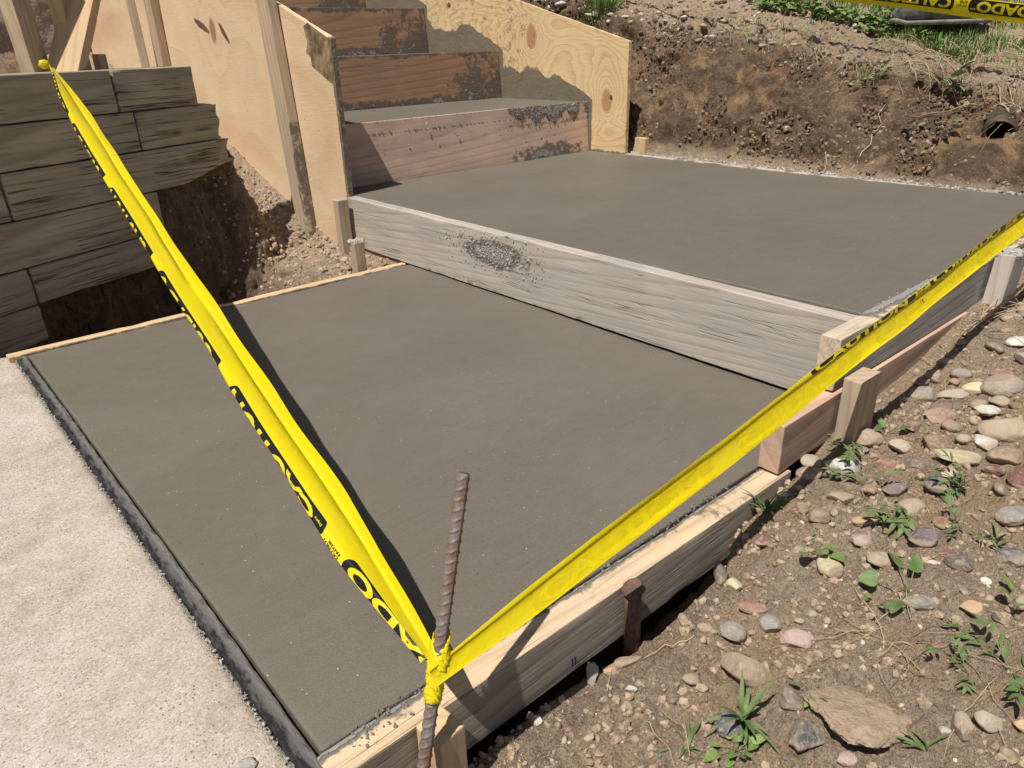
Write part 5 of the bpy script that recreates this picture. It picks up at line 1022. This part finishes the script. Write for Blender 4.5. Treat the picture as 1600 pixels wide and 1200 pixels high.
def weed(x_, y_, kind, size, label, seed, n=6, zb=None, aim=None, green=M_leaf):
    r_ = random.Random(seed); z0 = gz(x_, y_) if zb is None else zb; t = empty('weed', label, 'weed', (x_, y_, z0)); L = MB(); S = MB(); rnd = r_.uniform
    if kind == 'leafy':
        for k in range(n):
            a = rnd(0, 6.28) if aim is None else aim + rnd(-.7, .7); el = rnd(.25, 1.2) if aim is None else rnd(.15, .6); ln = size * rnd(.6, 1.1); p = Vector((0, 0, 0)); d = Vector((math.cos(a) * math.cos(el), math.sin(a) * math.cos(el), math.sin(el))); pts_ = [p.copy()]
            for j in range(7):
                d = (d + Vector((rnd(-.12, .12), rnd(-.12, .12), -.09))).normalized(); p = p + d * ln / 7; p.z = max(p.z, .002); pts_.append(p.copy())
                if j >= 1:
                    for sgn in (-1, 1):
                        if r_.random() < .62:
                            sd_ = d.cross(Vector((0, 0, 1))).normalized() * sgn; leaf(L, p, d * .8 + sd_ * rnd(.6, 1.1) + Vector((0, 0, rnd(0, .5))), size * rnd(.20, .34), size * rnd(.035, .055), rnd(.1, .7), .3, 6, rnd(-.5, .5))
            leaf(L, p, d, size * .3, size * .05, .3); S.add(*tube(pts_, [size * .011 * (1 - .07 * q_) for q_ in range(len(pts_))], 6))
    elif kind == 'grassy':
        for k in range(n):
            a = rnd(0, 6.28); el = rnd(.25, 1.35); ln = size * rnd(.45, 1.05); leaf(L, (rnd(-.004, .004), rnd(-.004, .004), 0), (math.cos(a) * math.cos(el), math.sin(a) * math.cos(el), math.sin(el)), ln, size * rnd(.035, .062), rnd(.5, 1.4), .35, 8, rnd(-.3, .3), .8)
        S.add(*tube([(0, 0, -.004), (0, 0, .004)], size * .03, 6))
    else:
        for k in range(n):
            a = rnd(0, 6.28); el = rnd(.1, .9); st = size * rnd(.3, .8); d = Vector((math.cos(a) * math.cos(el), math.sin(a) * math.cos(el), math.sin(el))); e = d * st; S.add(*tube([(0, 0, 0), tuple(e * .5 + Vector((0, 0, .003))), tuple(e)], size * .012, 6)); leaf(L, e, d + Vector((0, 0, -.1)), size * rnd(.35, .6), size * rnd(.14, .24), rnd(.2, .8), .22, 8, rnd(-.6, .6), .62, .9)
    L.build('leaves', green, t); S.build('stems', M_stem, t); return t
M_leafy2 = simple('young_leaf', (.12, .20, .045), .55, .3, (.22, .30, .10), 60.0)
M_leafg = simple('dusty_leaf', (.16, .25, .11), .65, .25, (.24, .32, .17), 40.0)
for a in [(1.00, -.012, 'leafy', .075, 'three leaved sprout standing up in the angle of the stacked boards behind the tape', 1, 3, .05), (.930, -.095, 'leafy', .075, 'trailing weed hanging over the reddish board left of the fresh sawn stake', 2, 3, None, 2.5), (.700, -.066, 'grassy', .052, 'dense grassy weed at the far end of the near form board', 3, 22), (.838, -.145, 'leafy', .055, 'leafy weed beneath the chalky white chunk', 4, 4), (.812, -.225, 'leafy', .070, 'long trailing weed in the middle of the rubble', 5, 4, None, 2.6), (.662, -.156, 'broad', .045, 'bright green seedling above the cream domed stone', 6, 5, None, None, M_leafy2), (.665, -.285, 'broad', .06, 'weed with one big oval leaf right of centre rubble', 7, 4), (.390, -.230, 'grassy', .056, 'large grass rosette by the blue grey stone', 8, 18), (.327, -.205, 'grassy', .042, 'small upright grass weed at the bottom edge', 9, 12), (.618, -.415, 'leafy', .065, 'dark leafed weed in the lower right corner', 10, 5), (.896, -.258, 'leafy', .055, 'leafy weed beside the maroon stone at the right', 11, 6), (.985, -.108, 'broad', .038, 'low weed with two flat leaves right of the sawn stake', 12, 4), (.794, -.292, 'leafy', .04, 'small weed behind the dark slate oval stone', 13, 4), (.800, -.332, 'grassy', .045, 'thin grassy weed left of the dark blue grey stone', 14, 7), (.465, -.272, 'broad', .022, 'tiny sprout at the edge of the sandy clod', 15, 6, None, None, M_leafy2), (.475, -.385, 'grassy', .035, 'short weed at the bottom edge right of the sandy clod', 16, 8), (.715, -.387, 'broad', .035, 'round leaved weed at the right edge of the photo', 17, 7, None, None, M_leafy2), (.600, -.380, 'leafy', .04, 'little weed between dry stems lower right', 18, 4), (.623, -.262, 'broad', .022, 'tiny two leaved weed left of the big oval leaf', 19, 4), (.36, -.245, 'broad', .03, 'cluster of tiny round leaves beneath the grass rosette', 20, 14, None, None, M_leafy2), (.74, -.40, 'leafy', .05, 'weed at the right edge below the blue grey stone', 24, 4)]:
    weed(*a[:5], seed=a[5], n=a[6], zb=a[7] if len(a) > 7 else None, aim=a[8] if len(a) > 8 else None, green=a[9] if len(a) > 9 else M_leaf)
for a in [(2.775, .575, 'broad', .085, 'large pale green weed with broad leaves drooping over the bank edge', 31, 16, M_leafg), (2.745, .80, 'leafy', .09, 'leafy weed on the bank lip left of the broad leaved one', 32, 5, M_leafg), (2.70, .85, 'broad', .04, 'small weed halfway out on the bank lip', 33, 4, M_leafg), (2.62, .585, 'broad', .06, 'wilted sprig with two leaves dangling on the bank face', 34, 3, M_leafg), (2.63, .51, 'broad', .07, 'hanging seedling on the bank face near the drain pipe', 35, 4, M_leafg), (2.70, 1.82, 'broad', .035, 'tiny pale green leaf plant on dark soil beside the golden plywood', 36, 3, M_leafg), (.62, 1.88, 'broad', .05, 'green creeping plant in the shade under the timber wall end', 38, 9, M_leaf)]:
    weed(*a[:5], seed=a[5], n=a[6], green=a[7])
L = MB(); S = MB(); r_ = random.Random(55)
for k in range(520):
    f = r_.random(); yy = 1.50 - .72 * f + r_.gauss(0, .06); xx = 3.08 - .06 * f + abs(r_.gauss(0, .07)) - .04; a = r_.uniform(0, 6.28); el = r_.uniform(.1, .9); h_ = r_.uniform(.004, .035); leaf(L, (xx, yy, gz(xx, yy) + h_), (math.cos(a) * math.cos(el), math.sin(a) * math.cos(el), math.sin(el)), r_.uniform(.018, .036), r_.uniform(.007, .012), .5, .25, 4, r_.uniform(-.5, .5), .6, .9)
o = L.build('ground_cover', M_leafy2); tag(o, 'broad leaved green ground cover at the lawn edge left of the boot', 'ground cover', kind='stuff')
# dry stems lying about
S = MB(); hues = []; r_ = random.Random(77)
def stemline(x_, y_, a, ln, rad, lift=.003, hump=.012, sway=.3):
    pts_ = []; b = a
    for j in range(8):
        f = j / 7; pts_.append((x_, y_, gz(x_, y_) + lift + hump * math.sin(math.pi * f))); x_ += math.cos(b) * ln / 7; y_ += math.sin(b) * ln / 7; b += r_.uniform(-sway, sway)
    V, F = tube(pts_, [rad * (1 - .07 * j) for j in range(8)], 5); S.add(V, F); hues.extend([r_.random()] * len(V))
for k in range(24): stemline(.60 + r_.gauss(0, .022), -.315 + r_.gauss(0, .022), r_.uniform(0, 6.28), r_.uniform(.04, .15), r_.uniform(.0003, .0006), .0015, .006, .45)
for k in range(60): x_ = .2 + 1.1 * r_.random(); stemline(x_, -.09 - .45 * r_.random(), r_.uniform(0, 6.28), r_.uniform(.02, .10), r_.uniform(.0003, .0008), .002, .006)
for k in range(85): stemline(r_.uniform(2.72, 3.05), r_.uniform(.15, .75), r_.gauss(1.7, .9), r_.uniform(.08, .28), r_.uniform(.0007, .0017), .004, .02, .18)
for k in range(60): stemline(r_.uniform(2.70, 3.0), r_.uniform(.7, 2.0), r_.uniform(0, 6.28), r_.uniform(.04, .14), r_.uniform(.0006, .0013), .004, .012)
for k in range(14): stemline(r_.uniform(1.35, 1.6), r_.uniform(-.11, -.06), r_.gauss(-.6, .8), r_.uniform(.05, .13), .0009, .004, .02)
o = S.build('dry_stems', M_straw, attrs={'hue': hues}); tag(o, 'dry straw stems strewn over dirt and bank', 'dry stems', kind='stuff')
for i, (pts_, rad, lab) in enumerate([([(2.475, .715, .17), (2.50, .70, .21), (2.515, .695, .245), (2.54, .68, .27), (2.56, .69, .30)], .0022, 'long thin pale root rising up the middle of the bank face'), ([(2.478, .80, .17), (2.50, .81, .20), (2.52, .83, .235)], .0014, 'short thin root at the foot of the bank left of the long one'), ([(2.60, .70, .30), (2.62, .69, .33), (2.65, .72, .36), (2.67, .71, .39)], .0013, 'forked fine root high on the bank face')]):
    pp_ = [(x_ - .012, y_, max(z_, gz(x_ - .012, y_) + .004)) for x_, y_, z_ in pts_]; V, F = tube(pp_, [rad * (1 - .12 * k) for k in range(len(pp_))], 7); o = mk('root', np.array(V), F, M_straw, attrs={'hue': [.15] * len(V)}); tag(o, lab, 'root')
V, F = tube([(1.50, -.088, gz(1.5, -.088) + .01), (1.56, -.092, .118), (1.63, -.094, .135), (1.74, -.10, .15)], [.0035, .0032, .0028, .0022], 8); o = mk('twig', np.array(V), F, M_straw, attrs={'hue': [.5] * len(V)}); tag(o, 'grey twig leaning from the clods by the leaning stake at the right edge', 'twig')
# drain pipe in the bank
t = empty('drain_pipe', 'black corrugated drain pipe end sticking out of the bank at the right', 'drain pipe', (2.725, .352, .33)); V = []; F = []; n_ = 40; prof_ = [(.20, .035), (-.055, .040), (-.055, .046)] + [(-.050 + .012 * k + q_, .046 + (.004 if q_ in (.004, .008) else 0)) for k in range(10) for q_ in (0, .004, .008, .012)]
for (ax_, r0) in prof_:
    for k in range(n_): a = 2 * math.pi * k / n_; V.append((ax_, r0 * math.cos(a), r0 * .86 * math.sin(a) * (1 + .05 * math.sin(a * 2))))
for i in range(len(prof_) - 1):
    for k in range(n_): F.append((i * n_ + k, i * n_ + (k + 1) % n_, (i + 1) * n_ + (k + 1) % n_, (i + 1) * n_ + k))
F.append(tuple(range(n_))); mk('pipe', V, F, M_pipe, t); t.rotation_euler = (0, -.25, .35)

# ---- the person standing on the lawn: one boot shows under the tape
toe = Vector((3.01, .895, 0)); fw = Vector((-.53, .848, 0)).normalized(); sd = Vector((fw.y, -fw.x, 0)); gp = gz(3.16, .76)
M_boot = simple('worn_black_boot', (.035, .034, .036), .75, .3, (.15, .14, .13), 40.0, .002); M_sole = simple('boot_sole', (.20, .185, .165), .8, .2, (.33, .31, .28), 50.0); M_jean = simple('dark_work_trousers', (.020, .024, .032), .85, .2, (.045, .05, .06), 80.0, .002)
M_skin = simple('skin', (.50, .31, .22), .55, .4); M_shirt = simple('grey_shirt', (.16, .17, .18), .85, .2, (.22, .23, .24), 60.0); M_hair = simple('dark_hair', (.03, .02, .015), .6, .3)
person = empty('person', 'person in worn black boots standing on the lawn behind the top right tape', 'person', (toe.x - fw.x * .17 + sd.x * .1, toe.y - fw.y * .17 + sd.y * .1, gp)); bpy.context.view_layer.update()
def boot(off):
    st = [(0, .012, .030), (.015, .034, .052), (.05, .048, .066), (.10, .052, .078), (.15, .047, .098), (.20, .042, .135), (.25, .043, .165), (.29, .040, .165), (.325, .026, .15), (.335, .008, .12)]; n_ = 24; V = []; F = []
    base = toe + sd * off; z0 = gp + .012 - .003
    for (l_, w_, h_) in st:
        for k in range(n_):
            a = 2 * math.pi * k / n_; ca, sa = math.cos(a), math.sin(a); yy = w_ * math.copysign(abs(ca) ** .8, ca); zz = h_ * .5 * (1 + math.copysign(abs(sa) ** .75, sa)); nar = 1 - .18 * max(0, zz / .1 - .5); V.append(tuple(base - fw * l_ + sd * yy * nar + Vector((0, 0, z0 + .012 + zz))))
    for i in range(len(st) - 1):
        for k in range(n_): F.append((i * n_ + k, i * n_ + (k + 1) % n_, (i + 1) * n_ + (k + 1) % n_, (i + 1) * n_ + k))
    F += [tuple(range(n_ - 1, -1, -1)), tuple((len(st) - 1) * n_ + k for k in range(n_))]; up_ = mk('boot', V, F, M_boot); up_.modifiers.new('s', 'SUBSURF').render_levels = 2
    V = []; F = []
    for (l_, w_, h_) in st:
        for k, (yy, zz) in enumerate([(-1, 0), (1, 0), (1.02, .010), (1.04, .016), (-1.04, .016), (-1.02, .010)]): V.append(tuple(base - fw * (l_ * 1.02 - .004) + sd * yy * (w_ + .005) + Vector((0, 0, z0 + zz + (.010 if l_ < .03 else 0)))))
    for i in range(len(st) - 1):
        for k in range(6): F.append((i * 6 + k, i * 6 + (k + 1) % 6, (i + 1) * 6 + (k + 1) % 6, (i + 1) * 6 + k))
    F += [tuple(range(5, -1, -1)), tuple((len(st) - 1) * 6 + k for k in range(6))]; so_ = mk('sole', V, F, M_sole); bpy.context.view_layer.update()
    up_.parent = person; up_.matrix_local = person.matrix_world.inverted(); bpy.context.view_layer.update(); so_.parent = up_; return up_
boot(0); boot(.26)
def skin(name, joints, edges, mat, root=0):
    me = bpy.data.meshes.new(name); me.from_pydata([j[:3] for j in joints], edges, []); o = link(name, me, mat); md = o.modifiers.new('skin', 'SKIN'); me.skin_vertices.new() if not me.skin_vertices else None
    for i, j in enumerate(joints): me.skin_vertices[0].data[i].radius = (j[3], j[4] if len(j) > 4 else j[3]); me.skin_vertices[0].data[i].use_root = (i == root)
    md.use_smooth_shade = True; ss_ = o.modifiers.new('sub', 'SUBSURF'); ss_.levels = 1; ss_.render_levels = 2; o.parent = person; o.matrix_local = person.matrix_world.inverted(); return o
def W3(f_, s_, z_, *r): p = toe - fw * .24 + fw * f_ + sd * s_; return (p.x, p.y, gp + z_) + r
legs = [W3(0, .13, .92, .13, .11), W3(0, .06, .82, .092), W3(.02, .03, .50, .066), W3(0, .0, .13, .052), W3(0, .20, .82, .092), W3(.02, .23, .50, .066), W3(0, .26, .13, .052), W3(0, .13, 1.02, .135, .10)]
skin('trousers', legs, [(0, 1), (1, 2), (2, 3), (0, 4), (4, 5), (5, 6), (0, 7)], M_jean)
body = [W3(0, .13, 1.0, .10), W3(0, .13, 1.3, .12, .09), W3(0, .13, 1.48, .055), W3(.02, .13, 1.60, .085, .09), W3(.02, .13, 1.70, .07), W3(0, -.06, 1.42, .05), W3(0, -.11, 1.13, .036), W3(.08, -.11, .90, .026), W3(.10, -.11, .83, .024, .014), W3(0, .32, 1.42, .05), W3(0, .37, 1.13, .036), W3(.08, .37, .90, .026), W3(.10, .37, .83, .024, .014)]
for q_, s0 in ((8, -.11), (12, .37)):
    for k in range(5): body += [W3(.085 + .018 * k - .02, s0, .79 - .004 * abs(k - 2), .008), W3(.09 + .018 * k - .02, s0, .745 + .012 * abs(k - 2), .007)]
ed = [(0, 1), (1, 2), (2, 3), (3, 4), (1, 5), (5, 6), (6, 7), (7, 8), (1, 9), (9, 10), (10, 11), (11, 12)]
for q_, b0 in ((8, 13), (12, 23)):
    for k in range(5): ed += [(q_, b0 + 2 * k), (b0 + 2 * k, b0 + 2 * k + 1)]
skin('body', body, ed, M_skin)
shirt = [W3(0, .13, .98, .125, .10), W3(0, .13, 1.28, .15, .11), W3(0, .13, 1.44, .08), W3(0, -.06, 1.41, .066), W3(0, -.10, 1.2, .055), W3(0, .32, 1.41, .066), W3(0, .36, 1.2, .055)]
skin('shirt', shirt, [(0, 1), (1, 2), (1, 3), (3, 4), (1, 5), (5, 6)], M_shirt)
skin('hair', [W3(-.02, .13, 1.67, .085), W3(-.01, .13, 1.73, .07)], [(0, 1)], M_hair)
